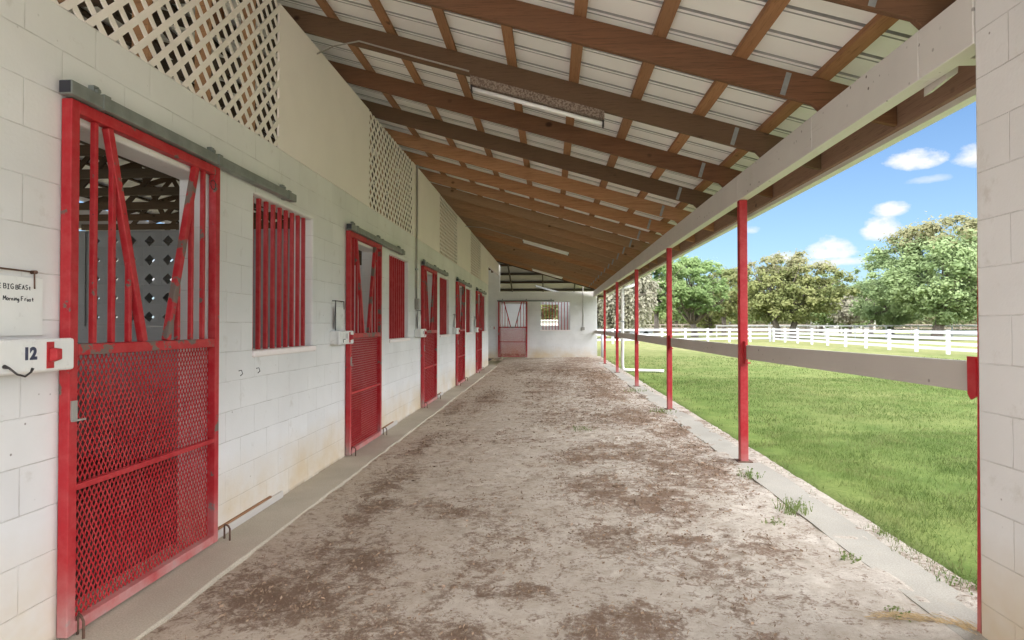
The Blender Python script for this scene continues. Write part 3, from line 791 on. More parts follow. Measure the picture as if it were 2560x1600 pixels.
ribbed(-0.75, YE-0.1, zr, -2.62, 2.44, M['sheet'], 'roof_sheet', porch)
# eave beam: built of boards butted end to end, nail lines at the joints
joints = [2.778, 3.18, 4.44, 5.72, 6.15, 9.88, 13.58, 17.52, 21.49, YE-0.005]
for a, b in zip(joints[:-1], joints[1:]):
    mb = MB(); mb.box(PX, PX+0.092, a+0.003, b-0.003, 2.623, 2.870); mb.build('eave_beam', M['white_wood'], porch, bevel=0.003)
mb = MB(); mb.box(PX+0.012, PX+0.080, 2.79, YE-0.02, 2.632, 2.862); mb.build('beam_core', M['wood_dark'], porch)
mb = MB(); mb.box(2.358, 2.396, -0.65, YE, 2.742, 2.925); mb.build('fascia_board', M['fascia'], porch)
mb = MB(); mb.prism([(2.398, 2.705), (2.47, 2.705), (2.505, 2.77), (2.505, 2.835), (2.498, 2.835), (2.495, 2.773), (2.465, 2.712), (2.405, 2.712), (2.405, 2.85), (2.398, 2.85)], -0.65, YE+0.2, 'y')
mb.build('gutter', M['gutter'], porch)
# white trim block and cross beam at the pier head
mb = MB(); mb.box(PX+0.096, 2.62, 2.98, 3.06, 2.64, 2.71); mb.build('cross_trim', M['white_wood'], porch)
mb = MB(); mb.box(PX+0.096, 2.35, 3.07, 3.11, 2.66, 2.93); mb.build('cross_board', M['fascia'], porch)
mb = MB(); mb.hexa([(PX+0.095, 3.12, 2.60), (PX+0.15, 3.12, 2.63), (PX+0.15, 3.32, 2.61), (PX+0.095, 3.30, 2.58), (PX+0.095, 3.12, 2.70), (PX+0.16, 3.12, 2.71), (PX+0.15, 3.30, 2.70), (PX+0.095, 3.29, 2.69)])
mb.build('patch_board', M['rail'], porch)

# ------------------------------------------------------------------ barn roof and trusses behind the stall wall
barn = thing('barn_roof', 'dark timber trusses and white sheets over the stalls, seen through the gate', 'roof', (-6, 12, 4))
RX, RXE = -6.6, -11.0
zl = lambda x: zr(x) if x > RX else zr(RX) - SL*(RX-x)
ribbed(-4.05, YE+8, zr, RX, -2.625, M['sheet'], 'roof_sheet', barn)
ribbed(-4.05, YE+8, zl, RXE, RX-0.01, M['sheet'], 'roof_sheet', barn)
t0 = None
for k, y in enumerate(np.arange(-2.0, 26, 1.22)):
    if t0 is None:
        m = MB(); zb = 4.06
        def mem(x0, z0, x1, z1, hh=0.10): m.bar((x0, 0, z0), (x1, 0, z1), 0.04, hh, (0, 1, 0))
        mem(-2.35, zb-0.35, RXE, zb-0.35, 0.14)
        mem(-2.64, zr(-2.64)-0.10, RX, zr(RX)-0.10, 0.12); mem(RX, zr(RX)-0.10, RXE, zl(RXE)-0.10, 0.12)
        for (xa, xb) in ((-3.4, -4.4), (-5.0, -4.4), (-5.0, -6.6), (-8.2, -6.6), (-8.2, -8.8), (-9.8, -8.8)):
            mem(xa, zb-0.35, xb, zl(xb)-0.12, 0.09)
        t0 = m.build('truss', M['wood_dark'], barn, local=True); t0.location = (6, y-12, -4)
    else:
        o = dup(t0); o.location = (6, y-12, -4)
for x in np.arange(-2.9, RXE, -0.6):
    mb = MB(); z = zl(x)-0.03; mb.box(x-0.04, x+0.04, -4, 26, z-0.025, z+0.012); mb.build('purlin', M['wood_dark'], barn)

# wing roof beyond the end wall: falls away from the aisle
wing = thing('wing_roof', 'dim purlins and sheets of the wing roof above the far end wall', 'roof', (0, 30, 3.8))
wz = lambda y: 4.95 - 0.30*(y-27.0)
mb = MB(); y = 26.0
mb.quad((-9, 26.0, wz(26)), (3.0, 26.0, wz(26)), (3.0, 34, wz(34)), (-9, 34, wz(34))); mb.quad((-9, 26.0, wz(26)+.02), (-9, 34, wz(34)+.02), (3.0, 34, wz(34)+.02), (3.0, 26.0, wz(26)+.02))
M['wing_sheet'] = m_plain('dull_roof_sheet', (0.46, 0.42, 0.39), 0.6, 0.12, 2); mb.build('roof_sheet', M['wing_sheet'], wing)
for yy_ in (26.9, 28.0, 29.1, 30.2, 31.3, 32.4, 33.4):
    mb = MB(); z = wz(yy_); mb.box(-9, 2.9, yy_-0.05, yy_+0.05, z-0.12, z-0.02); mb.build('purlin', M['wood_dark'], wing)
for x in (-5.2, -3.6, -2.0, -0.4, 1.2, 2.5):
    mb = MB(); mb.hexa([(x, 26.0, wz(26)-0.30), (x+.05, 26.0, wz(26)-0.30), (x+.05, 34, wz(34)-0.30), (x, 34, wz(34)-0.30), (x, 26.0, wz(26)-0.122), (x+.05, 26.0, wz(26)-0.122), (x+.05, 34, wz(34)-0.122), (x, 34, wz(34)-0.122)])
    mb.build('rafter', M['wood_dark'], wing)

# ------------------------------------------------------------------ stall partitions
def partition(y, breeze):
    p = thing('stall_partition', 'grey block partition with rows of diamond breeze blocks behind the nearest gate' if breeze else None, 'wall', (-4.1, y, 0))
    mb = MB()
    hx0, hx1 = -4.9, -3.5
    if breeze:
        wall_mesh(mb, 'y', y, y+0.15, -5.9, WX-0.21, -0.1, 2.40, [(hx0, hx1, 1.39, 2.39)])
    else:
        wall_mesh(mb, 'y', y, y+0.15, -5.9, WX-0.21, -0.1, 2.40, [])
    mb.build('masonry', M['block_grey' if breeze else 'block_in'], p)
    if breeze:
        mb = MB(); s = 0.2
        for i in range(7):
            for j in range(5):
                cx, cz = hx0+s*(i+0.5), 1.39+s*(j+0.5); h = s/2-0.0005; q = 0.058
                for (yf, fl) in ((y+0.012, 1), (y+0.138, -1)):
                    o4 = [(cx-h, cz-h), (cx+h, cz-h), (cx+h, cz+h), (cx-h, cz+h)]; d4 = [(cx, cz-q), (cx+q, cz), (cx, cz+q), (cx-q, cz)]
                    for k in range(4):
                        a, b = o4[k], o4[(k+1) % 4]; c, d_ = d4[k], d4[(k-1) % 4]
                        mb.poly([(a[0], yf, a[1]), (b[0], yf, b[1]), (c[0], yf, c[1])]); mb.poly([(a[0], yf, a[1]), (c[0], yf, c[1]), (d_[0], yf, d_[1])])
                for k in range(4):
                    a, b = d4[k], d4[(k+1) % 4]
                    mb.quad((a[0], y+0.012, a[1]), (b[0], y+0.012, b[1]), (b[0], y+0.138, b[1]), (a[0], y+0.138, a[1]))
        mb.build('breeze_blocks', M['block_grey'], p, weld=True)
    return p
partition(6.22, True)
for y, lab in ((2.30, None), (10.06, 'plain grey block partition seen through the second red gate'), (13.92, 'plain grey block partition seen through the third red gate'),
               (17.77, 'plain grey block partition seen through the fourth red gate'), (21.6, 'plain grey block partition seen through the fifth red gate')):
    p = partition(y, False); p['label'] = lab or 'grey block partition just inside the nearest gate, on its near side'
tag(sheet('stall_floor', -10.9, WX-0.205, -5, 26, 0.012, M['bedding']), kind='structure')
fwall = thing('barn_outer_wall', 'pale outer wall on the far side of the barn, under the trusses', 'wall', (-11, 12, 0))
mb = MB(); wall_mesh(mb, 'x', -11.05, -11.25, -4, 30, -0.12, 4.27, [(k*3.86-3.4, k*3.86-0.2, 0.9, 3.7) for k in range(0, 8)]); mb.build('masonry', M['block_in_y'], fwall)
bw = thing('stall_rear_wall', 'low grey block wall at the back of the stalls', 'wall', (-6, 12, 0))
mb = MB(); wall_mesh(mb, 'x', -5.92, -6.1, -6, 24, -0.12, 1.30, []); mb.build('masonry', M['block_in_y'], bw)

# ------------------------------------------------------------------ sliding gates
GRP = 'red sliding stall gates along the wall'
glab = ['tall red sliding stall gate nearest the camera, mesh below and V bars above',
        'second red sliding stall gate along the wall, beyond the first barred window',
        'red sliding stall gate directly beyond the wall conduit and switch box',
        'fourth red sliding stall gate, partly hiding a barred window behind it',
        'last and smallest red sliding gate on the long stall wall',
        'red sliding stall gate facing the camera in the far end wall']
def make_gate():
    g = thing('sliding_gate', glab[0], 'gate', (WX, GY[0], 0.012), 0, GRP)
    x0, x1 = 0.006, 0.056
    def part(name, boxes, mat='red', bev=0.004):
        m = MB()
        for b in boxes:
            if b[0] == 'bar': m.bar(*b[1:])
            else: m.box(*b)
        return m.build(name, M[mat], g, local=True, bevel=bev, seg=2)
    part('stile', [(x0, x1, 0, 0.05, 0, GH)]); part('stile', [(x0, x1, GW-0.05, GW, 0, GH)])
    part('top_rail', [(x0, x1, 0.0502, GW-0.0502, GH-0.055, GH-0.0005)])
    part('middle_rail', [(x0+0.001, x1-0.001, 0.0502, GW-0.0502, 1.252, 1.304)], 'rust_brace')
    part('lower_rail', [(x0+0.018, x1-0.002, 0.0502, GW-0.0502, 0.64, 0.668)])
    part('bottom_rail', [(x0, x1, 0.0502, GW-0.0502, 0.002, 0.052)])
    zt, zm = GH-0.0555, 1.3042
    xc = (x0+x1)/2
    for (f0, f1, mt) in ((0.205, 0.425, 'red'), (0.805, 0.585, 'rust_brace')):
        part('brace', [('bar', (xc, f0*GW, zt), (xc, f1*GW, zm), 0.036, 0.040, (1, 0, 0))], mt)
    def zbrace(f, f0, f1): return zt + (zm-zt)*(f-f0)/(f1-f0)
    bars = [(0.136, zt), (0.235, zbrace(0.235, .205, .425)-0.03), (0.333, zbrace(0.333, .205, .425)-0.03), (0.872, zt), (0.773, zbrace(0.773, .805, .585)-0.03), (0.667, zbrace(0.667, .805, .585)-0.03)]
    for f, zz_ in bars:
        part('upright_bar', [(xc-0.0125, xc+0.0125, f*GW-0.0125, f*GW+0.0125, zm, zz_)], 'red', 0.003)
    # expanded metal: diamonds 30 x 52 mm
    m = MB(); Wd, Hd = GW-0.10, 1.202; dw, dh = 0.030, 0.054; th = 0.0068
    y0m, z0m = 0.05, 0.051
    for sg in (1, -1):
        c = -Hd*dw/dh
        lo, hi = (-Hd*dw/dh, Wd) if sg == 1 else (0, Wd+Hd*dw/dh)
        c = lo
        while c < hi:
            # y = c + sg*dw/dh*z
            ta, tb = 0.0, Hd
            k = sg*dw/dh
            za, zb_ = sorted(((0-c)/k, (Wd-c)/k)); ta = max(ta, za); tb = min(tb, zb_)
            if tb-ta > 0.005:
                xx = x0+0.006+(0.003 if sg > 0 else 0)
                m.bar((xx, y0m+c+k*ta, z0m+ta), (xx, y0m+c+k*tb, z0m+tb), 0.0028, th, (1, 0, 0))
            c += dw
    m.build('mesh_panel', M['red_bar'], g, local=True)
    m = MB(); m.box(x1, x1+0.008, 0.008, 0.040, 0.965, 1.05); m.box(x1+0.0005, x1+0.014, 0.010, 0.085, 0.957, 0.965)
    m.build('latch', M['conduit'], g, local=True)
    m = MB(); rr = 0.03
    m.tube([(x1+0.008, GW-0.10+rr*math.sin(a), GH-0.13+rr*math.cos(a)) for a in np.linspace(0, 2*math.pi, 14)], 0.003, 5, False)
    m.build('ring', M['steel_dark'], g, local=True, smooth=True)
    return g
TRK = 'galvanized sliding gate tracks'
def make_track():
    t = thing('gate_track', 'galvanized box track above the nearest red gate', 'track', (WX, GY[0], 0), 0, TRK)
    m = MB(); m.box(0.022, 0.082, -0.035, 2.40, 2.428, 2.492); m.build('rail_channel', M['galv'], t, local=True, bevel=0.006, seg=2)
    m = MB(); m.box(0.026, 0.078, -0.038, -0.0355, 2.434, 2.486); m.build('end_shade', M['ink'], t, local=True)  # black plate standing for the shade inside the hollow track
    for y in (0.16, 1.18, 2.24):
        m = MB(); m.box(0.018, 0.087, y, y+0.045, 2.4235, 2.497); m.box(0.0, 0.03, y+0.006, y+0.040, 2.4972, 2.545)
        m.tube([(0.03, y+0.023, 2.52), (0.045, y+0.023, 2.52)], 0.012, 6); m.build('bracket', M['galv'], t, local=True)
    for y in (0.22, 1.04):
        m = MB(); m.box(0.026, 0.05, y, y+0.05, 2.418, 2.4275); m.build('hanger', M['steel_dark'], t, local=True)
    return t
tlab = ['galvanized box track above the nearest red gate', 'galvanized track above the second red gate', 'galvanized track just beyond the vertical conduit',
        'galvanized track above the fourth red gate', 'shortest looking galvanized track above the last gate on the long wall', 'long thin track above the gate in the far end wall']
g0, k0 = make_gate(), make_track()
for i in range(1, 6):
    g = dup(g0); k = dup(k0)
    if i < 5:
        g.location = (WX, GY[i], 0.012); k.location = (WX, GY[i], 0)
    else:
        g.location = (-2.235, YE, 0.05); k.location = (-2.235, YE, 0); g.rotation_euler = k.rotation_euler = (0, 0, -math.pi/2)
    g['label'] = glab[i]; k['label'] = tlab[i]

# floor staples that keep each gate against the wall
slab = []
names = ['nearest', 'second', 'third', 'fourth', 'fifth']
s0 = None
for i in range(5):
    for j, off in enumerate((0.03, GW+0.045)):
        lab = 'bent steel floor guide at the %s edge of the %s red gate' % ('near' if j == 0 else 'far', names[i])
        if s0 is None:
            s0 = tag(MB() and (lambda m: (m.tube([(0, 0, -0.02), (0, 0, 0.075), (-0.012, 0.004, 0.092), (-0.045, 0.03, 0.094), (-0.055, 0.034, 0.08), (-0.055, 0.034, -0.02)], 0.006, 6), m.build('floor_guide', M['rust'], smooth=True))[1])(MB()), lab, 'gate guide', 'bent steel gate guides'); o = s0
        else:
            o = s0.copy(); C.objects.link(o); o['label'] = lab
        o.location = (WX+0.11, GY[i]+off, 0)

# ------------------------------------------------------------------ latch boards, writing
def text(s, size, name, mat, parent, loc, rot=(math.pi/2, 0, math.pi/2), align='LEFT', bold=0.0, shear=0.0):
    cu = bpy.data.curves.new(name, 'FONT'); cu.body = s; cu.size = size; cu.extrude = 0.0006; cu.align_x = align; cu.offset = bold; cu.shear = shear
    o = bpy.data.objects.new(name, cu); C.objects.link(o)
    dg = bpy.context.evaluated_depsgraph_get()
    me = bpy.data.meshes.new_from_object(o.evaluated_get(dg)); bpy.data.objects.remove(o); bpy.data.curves.remove(cu)
    me.materials.clear(); me.materials.append(mat)
    o = bpy.data.objects.new(name, me); C.objects.link(o)
    o.parent = parent; o.location = loc; o.rotation_euler = rot
    return o
blab = ['white latch board stencilled 12 with a red latch plate, beside the nearest gate', 'white latch board beside the second red gate, dark marks on its face',
        'white latch board below the switch box, beside the third red gate', 'white latch board beside the fourth red gate', 'white latch board beside the fifth red gate', 'white latch board beside the gate in the end wall']
BG = 'white latch boards beside the gates'
for i in range(6):
    b = thing('latch_board', blab[i], 'board', (WX, (GY[i] if i < 5 else 0), 1.277), 0, BG)
    m = MB(); m.box(0.072, 0.106, -0.46, -0.03, -0.069, 0.069); m.build('board', M['white'], b, local=True, bevel=0.012, seg=3)
    m = MB(); m.box(0.001, 0.0715, -0.455, -0.37, -0.066, 0.066); m.build('spacer_block', M['white'], b, local=True)
    xf = 0.1065
    m = MB(); m.box(xf, xf+0.004, -0.185, -0.15, -0.055, 0.055); m.build('latch_plate', M['red_bar'], b, local=True)
    m = MB()
    m.prism([(-0.0, 0), (0.0, 0), (0, 0)], 0, 0) if False else None
    m.hexa([(xf+.004, -0.178, -0.03), (xf+.035, -0.172, -0.018), (xf+.035, -0.142, -0.018), (xf+.004, -0.148, -0.03), (xf+.004, -0.178, 0.03), (xf+.035, -0.172, 0.026), (xf+.035, -0.142, 0.026), (xf+.004, -0.148, 0.03)])
    m.build('latch_handle', M['red_bar'], b, local=True, bevel=0.004, seg=2)
    if i == 0:
        text('12', 0.066, 'stencil_number', M['navy'], b, (xf+0.0006, -0.30, -0.012), bold=0.0035)
        m = MB(); m.tube([(xf, -0.385, -0.035), (xf+0.02, -0.385, -0.04), (xf+0.045, -0.375, -0.065), (xf+0.05, -0.345, -0.075), (xf+0.05, -0.318, -0.06), (xf+0.052, -0.312, -0.045)], [.009, .0045, .004, .004, .004, .006], 7)
        m.build('wire_hook', M['steel_dark'], b, local=True, smooth=True)
    elif i == 1:
        text('11', 0.075, 'stencil_number', M['navy'], b, (xf+0.0006, -0.30, -0.010))
        m = MB(); m.box(xf+.0004, xf+.0014, -0.37, -0.30, -0.02, -0.012); m.box(xf+.0004, xf+.0014, -0.375, -0.355, -0.05, -0.022); m.build('paint_mark', M['ink'], b, local=True)
    elif i == 2:
        text('10', 0.07, 'stencil_number', M['navy'], b, (xf+0.0006, -0.29, -0.015))
    if i == 5:
        b.location = (-2.235, YE, 1.30); b.rotation_euler = (0, 0, -math.pi/2)
GL = {'B': [[(0,0),(0,1)], [(0,1),(.5,.95),(.55,.7),(.45,.55),(0,.5)], [(.3,.52),(.62,.4),(.6,.1),(.4,0),(0,0)]], 'I': [[(.25,0),(.25,1)], [(0,1),(.5,1)], [(0,0),(.5,0)]],
 'G': [[(.6,.85),(.35,1),(.08,.8),(0,.45),(.15,.08),(.45,0),(.62,.2),(.6,.45),(.35,.45)]], 'E': [[(.55,1),(0,1),(0,0),(.55,0)], [(0,.52),(.45,.52)]], 'A': [[(0,0),(.3,1),(.6,0)], [(.12,.38),(.5,.38)]],
 'S': [[(.55,.9),(.3,1),(.05,.8),(.15,.55),(.45,.45),(.55,.2),(.3,0),(0,.12)]], 'T': [[(0,1),(.6,1)], [(.3,1),(.3,0)]], 'H': [[(0,0),(0,1)], [(.55,0),(.55,1)], [(0,.5),(.55,.5)]], 't': [[(.25,.8),(.25,.1),(.4,0)], [(.05,.5),(.5,.5)]],
 'M': [[(0,0),(.05,1),(.35,.35),(.65,1),(.7,0)]], 'o': [[(.25,.5),(.05,.35),(.05,.1),(.25,0),(.42,.15),(.42,.4),(.25,.5)]], 'r': [[(.05,.5),(.05,0)], [(.05,.35),(.2,.5),(.38,.46)]], 'n': [[(.02,.5),(.02,0)], [(.02,.35),(.2,.5),(.36,.4),(.38,0)]],
 'i': [[(.12,.5),(.12,0)], [(.12,.66),(.13,.72)]], 'g': [[(.4,.42),(.2,.5),(.04,.35),(.1,.1),(.35,.1),(.4,.4),(.4,-.2),(.2,-.32),(.04,-.22)]], 'F': [[(.5,1),(0,1),(0,0)], [(0,.52),(.4,.52)]], 's': [[(.36,.45),(.2,.5),(.05,.4),(.3,.2),(.3,.05),(.02,.02)]]}
def handwrite(s, h, parent, y_right, z0, xs_, seed):
    rnd = random.Random(seed); adv = []; x = 0
    for ch in s:
        adv.append(x); x += (0.40 if ch == ' ' else 0.30 if ch == 'i' else 0.58 if ch.islower() else 0.82)
    m = MB()
    for ch, a in zip(s, adv):
        if ch == ' ': continue
        dy, dz, k = rnd.uniform(-.04, .04), rnd.uniform(-.07, .07), rnd.uniform(.9, 1.1)
        for st in GL[ch]:
            pts = [(xs_, y_right+(a-x+p[0]*k+dy)*h, z0+(p[1]*k+dz)*h) for p in st]
            for p, q in zip(pts[:-1], pts[1:]): m.bar(p, q, 0.0012, 0.0030, (1, 0, 0))
    m.build('handwriting', M['ink'], parent, local=True)
# white board with the horses' names written on it
wb = thing('name_board', 'white marker board with two handwritten horse names at the left edge', 'sign', (WX, 2.3, 1.48))
m = MB(); m.box(0.001, 0.011, -0.36, 0.235, -0.123, 0.123); m.build('board', M['white'], wb, local=True, bevel=0.002)
handwrite('THE BIG BEASt', 0.0195, wb, 0.172, 0.070, 0.0118, 1)
handwrite('Morning Frost', 0.0195, wb, 0.186, 0.022, 0.0118, 2)
hg = thing('sign_hanger', 'thin rusty hanger rod over the handwritten white board', 'hanger', (WX, 2.3, 1.48))
m = MB(); m.tube([(0.016, -0.3, 0.155), (0.016, 0.185, 0.146)], 0.004, 6); m.tube([(0.0, 0.185, 0.146), (0.024, 0.185, 0.146)], 0.008, 7); m.tube([(0.016, 0.183, 0.146), (0.018, 0.183, 0.075)], 0.003, 6)
m.build('rod', M['rust'], hg, local=True, smooth=True)
nl = ['small white name card on a wire bracket above the second latch board', 'small white name card on a wire bracket under the switch box', 'tilted white name card beside the fourth red gate', 'small white name card beside the fifth red gate']
for i in range(1, 5):
    c = thing('name_card', nl[i-1], 'sign', (WX, GY[i]-0.27, 1.35), 0, 'name cards above the latch boards')
    tilt = 0.14 if i == 3 else 0.0
    m = MB(); m.hexa([(0.030, -0.12, 0.02), (0.034, -0.12, 0.02), (0.034, 0.12, 0.02), (0.030, 0.12, 0.02), (0.030, -0.12+tilt, 0.24), (0.034, -0.12+tilt, 0.24), (0.034, 0.12-tilt*0.3, 0.24), (0.030, 0.12-tilt*0.3, 0.24)])
    m.build('card', M['white'], c, local=True)
    m = MB(); m.tube([(0.0, -0.125, 0.30), (0.036, -0.125, 0.30), (0.036, 0.125, 0.30), (0.0, 0.125, 0.30)], 0.005, 5); m.tube([(0.036, -0.125, 0.30), (0.036, -0.125, 0.0)], 0.005, 5); m.tube([(0.036, 0.125, 0.30), (0.036, 0.125, 0.22)], 0.005, 5)
    m.build('wire_bracket', M['steel_dark'], c, local=True)

# ------------------------------------------------------------------ conduits and boxes
cd = thing('conduit', 'grey vertical conduit down the stall wall to a switch box', 'conduit', (WX, 9.93, 1.6))
m = MB(); m.tube([(WX+0.03, 9.93, 4.02), (WX+0.03, 9.93, 2.9), (WX+0.025, 9.93, 2.8), (WX+0.022, 9.93, 1.84)], 0.016, 8); m.build('pipe', M['conduit'], cd, smooth=True)
m = MB(); m.box(WX+0.001, WX+0.065, 9.89, 9.97, 1.66, 1.84); m.build('switch_box', M['conduit'], cd, bevel=0.006)
m = MB(); m.box(WX+0.001, WX+0.045, 9.91, 9.95, 2.3, 2.33); m.build('strap', M['strap'], cd)
cd2 = thing('conduit', 'grey conduit and outlet box on the far end wall right of the window', 'conduit', (1.386, YE, 1.3))
m = MB(); m.tube([(1.386, YE-0.022, 3.1), (1.386, YE-0.022, 1.34)], 0.014, 8); m.build('pipe', M['conduit'], cd2, smooth=True)
m = MB(); m.box(1.325, 1.455, YE-0.06, YE-0.001, 1.21, 1.335); m.build('outlet_box', M['conduit'], cd2, bevel=0.006)
wire = MB(); wire.tube([(WX+0.02, 5.62, 3.94), (-2.0, 5.58, 3.99), (-1.72, 5.44, 3.965), (-1.2, 5.425, 3.80), (-0.72, 5.425, 3.66)], 0.007, 6)
tag(wire.build('light_cord', M['conduit'], smooth=True), 'pale cord running from the wall top to the nearest light fitting', 'cord')
wire = MB(); wire.tube([(WX+0.02, 15.7, 3.95), (-1.7, 15.9, 3.93), (-1.3, 16.1, 3.83), (-0.75, 16.12, 3.67)], 0.008, 6)
tag(wire.build('light_cord', M['conduit'], smooth=True), 'pale cord running to the middle light fitting', 'cord')

# ------------------------------------------------------------------ tube lights
llab = ['rust speckled tube light fitting under the rafters nearest the camera', 'white tube light halfway down the roof', 'white tube light nearer the far end wall', 'faint tube light in the wing above the far end wall']
def rafter_near(y): return min(RY, key=lambda r: abs(r-y))
for i, y in enumerate((5.50, 15.72, 24.0, 30.0)):
    ry = rafter_near(y)+0.010 if i < 3 else y
    zoff = 0.0 if i < 3 else -0.28
    L = thing('tube_light', llab[i], 'light', (-0.12, ry+0.01, rz_bot(-0.12)+zoff), 0, 'tube lights under the roof')
    sl = lambda x: -SL*x
    m = MB(); y0, y1 = (0.0, 0.075)
    def slab_(xa, xb, za, zb_, ya, yb): m.hexa([(xa, ya, sl(xa)+za), (xb, ya, sl(xb)+za), (xb, yb, sl(xb)+za), (xa, yb, sl(xa)+za), (xa, ya, sl(xa)+zb_), (xb, ya, sl(xb)+zb_), (xb, yb, sl(xb)+zb_), (xa, yb, sl(xa)+zb_)])
    slab_(-0.60, 0.60, -0.078 if i == 0 else -0.045, -0.003, -0.045, 0.05); m.build('housing', M['rust'] if i == 0 else M['gutter'], L, local=True)
    m = MB(); tz = -0.104 if i == 0 else -0.068; m.tube([(-0.585, 0.01, sl(-0.585)+tz), (0.585, 0.01, sl(0.585)+tz)], 0.019, 10); m.build('tube', M['tube'], L, local=True, smooth=True)
    for s in (-1, 1):
        m = MB(); slab_(s*0.592-0.008, s*0.592+0.008, -0.135 if i == 0 else -0.09, -0.0785 if i == 0 else -0.0455, -0.015, 0.035); m.build('end_clip', M['steel_dark'], L, local=True)

# speckled housing for the nearest light
t = NT('speckled_rust'); p = t.coord('Object')
vn = t.n('ShaderNodeTexVoronoi'); vn.inputs['Scale'].default_value = 70; t.l(p, vn.inputs['Vector'])
M['speck'] = t.fin(t.mix(t.ramp(t.noise(p, 60, 3, 0.7), [(0.45, 0), (0.55, 1)]), (0.115, 0.075, 0.055), (0.26, 0.205, 0.165)), 0.8)
for o in bpy.data.objects:
    if o.name == 'housing': o.data.materials[0] = M['speck']

# ------------------------------------------------------------------ downspout
ds = thing('downspout', 'white downspout behind the fourth red post with its outlet lying on the lawn', 'pipe', (2.05, 17.9, 0.1))
m = MB(); m.tube([(2.46, 18.25, 2.76), (2.46, 18.25, 2.66), (2.42, 18.2, 2.58), (2.30, 18.1, 2.53), (2.12, 17.95, 2.50), (2.07, 17.9, 2.44), (2.06, 17.9, 0.30), (2.08, 17.9, 0.16), (2.16, 17.9, 0.125), (3.1, 17.75, 0.115), (3.2, 17.72, 0.11)], 0.045, 12)
m.build('pipe', M['pvc'], ds, smooth=True)
m = MB(); m.box(2.0, 2.115, 17.85, 17.95, 1.5, 1.53); m.build('strap', M['strap'], ds)
mp_ = MB(); mp_.tube([(2.20, 26.4, 0.05), (2.20, 26.4, 1.05)], 0.07, 10)
tag(mp_.build('wood_post', M['fence'], smooth=True), 'short round pale post beside the far corner of the end wall', 'post')

# ------------------------------------------------------------------ weeds and straw
def weed(loc, label, n=26, h=0.10, spread=0.10, name='weed', mat='weed', cat='weed'):
    w_ = thing(name, label, cat, loc, 0, None); m = MB()
    for k in range(n):
        a = random.uniform(0, 6.28); r = 0.8*spread*random.random()**0.7; bx, by = r*math.cos(a), r*math.sin(a)*1.3
        hh = 0.62*h*random.uniform(0.3, 1.1); la = random.uniform(0, 6.28); ln = hh*random.uniform(0.2, 0.7); wd = 0.004
        tip = (bx+ln*math.cos(la), by+ln*math.sin(la), hh)
        m.poly([(bx-wd, by, -0.02), (bx+wd, by, -0.02), tip])
        for q in range(3):
            s = random.uniform(0.35, 1.0); c = Vector((bx, by, 0)).lerp(Vector(tip), s); ls = random.uniform(0.004, 0.012)
            u = Vector((random.gauss(0, 1), random.gauss(0, 1), random.gauss(0, .5))).normalized()*ls; v = u.cross(Vector((random.gauss(0, 1), random.gauss(0, 1), random.gauss(0, 1)))).normalized()*ls*0.45
            m.quad(c-u, c-v, c+u, c+v)
    m.build('leaves', M[mat], w_, local=True); return w_
weed((1.745, 4.55, 0.075), 'leafy green weed spilling over the concrete strip before the nearest post', 90, 0.14, 0.16)
weed((1.74, 5.55, 0.075), 'low weed growing just in front of the nearest red post', 50, 0.11, 0.13)
weed((1.70, 9.6, 0.075), 'green weed at the foot of the second red post', 70, 0.10, 0.26)
weed((1.68, 3.62, 0.07), 'small grass tuft at the edge of the strip with brown litter', 34, 0.07, 0.07)
weed((1.60, 2.95, 0.07), 'little sprig growing above the dry straw near the pier', 26, 0.05, 0.08)
weed((1.50, 4.25, 0.065), 'sparse green tuft standing in the sand left of the strip', 30, 0.06, 0.10)
weed((0.42, 8.1, 0.04), 'isolated green grass tuft in the middle of the dirt floor', 110, 0.07, 0.20)
weed((1.72, 12.6, 0.075), 'pale weed by the strip between the second and third posts', 60, 0.12, 0.3)
weed((2.12, 4.05, 0.075), 'broad leaved weed at the lawn edge beside the strip', 40, 0.08, 0.14)
weed((2.12, 3.3, 0.075), 'dark leaved weed at the lawn edge near the pier', 50, 0.09, 0.16)
st_ = thing('straw', 'curved wisp of dry straw lying on the sand near the pier', 'straw', (1.45, 2.75, 0.075)); m = MB()
for k in range(150):
    s = random.random(); a = 1.9 - 1.7*s; cx, cy = 0.30*math.cos(a)+random.gauss(0, .02)+0.1, 0.17*math.sin(a)+random.gauss(0, .018)
    ang = a+math.pi/2+random.gauss(0, .35); ln = random.uniform(0.015, 0.05); z = random.uniform(0, 0.02)
    m.bar((cx-ln*math.cos(ang), cy-ln*math.sin(ang), z), (cx+ln*math.cos(ang), cy+ln*math.sin(ang), z+random.uniform(0, .012)), 0.0016, 0.0016, (0, 0, 1))
m.build('stalks', M['straw'], st_, local=True)

# ------------------------------------------------------------------ paddock fences
def fence(name, label, a, b, n, rails, h, mat, pw=0.13, rail_h=0.14, group=None, z0=0.06, side=1):
    a = Vector(a); b = Vector(b); f = thing(name, label, 'fence', (a.x, a.y, z0), 0, group)
    d = (b-a).normalized(); nrm = Vector((-d.y, d.x, 0))*side
    for k in range(n):
        p = a.lerp(b, k/(n-1)); m = MB(); q = Vector((p.x, p.y, z0))
        jit = random.uniform(-.02, .02)
        m.bar(q-Vector((0, 0, .1)), q+Vector((jit, jit, h)), pw, pw, (d.x, d.y, 0)); m.build('post', M[mat], f)
    for k in range(n-1):
        p, q = a.lerp(b, k/(n-1)), a.lerp(b, (k+1)/(n-1))
        for zr_ in rails:
            m = MB(); o_ = nrm*(pw/2+0.02); j1, j2 = random.uniform(-.012, .012), random.uniform(-.012, .012)
            m.bar((p.x+o_.x, p.y+o_.y, z0+zr_+j1), (q.x+o_.x, q.y+o_.y, z0+zr_+j2), 0.038, rail_h, tuple(nrm)); m.build('rail', M[mat], f)
    return f
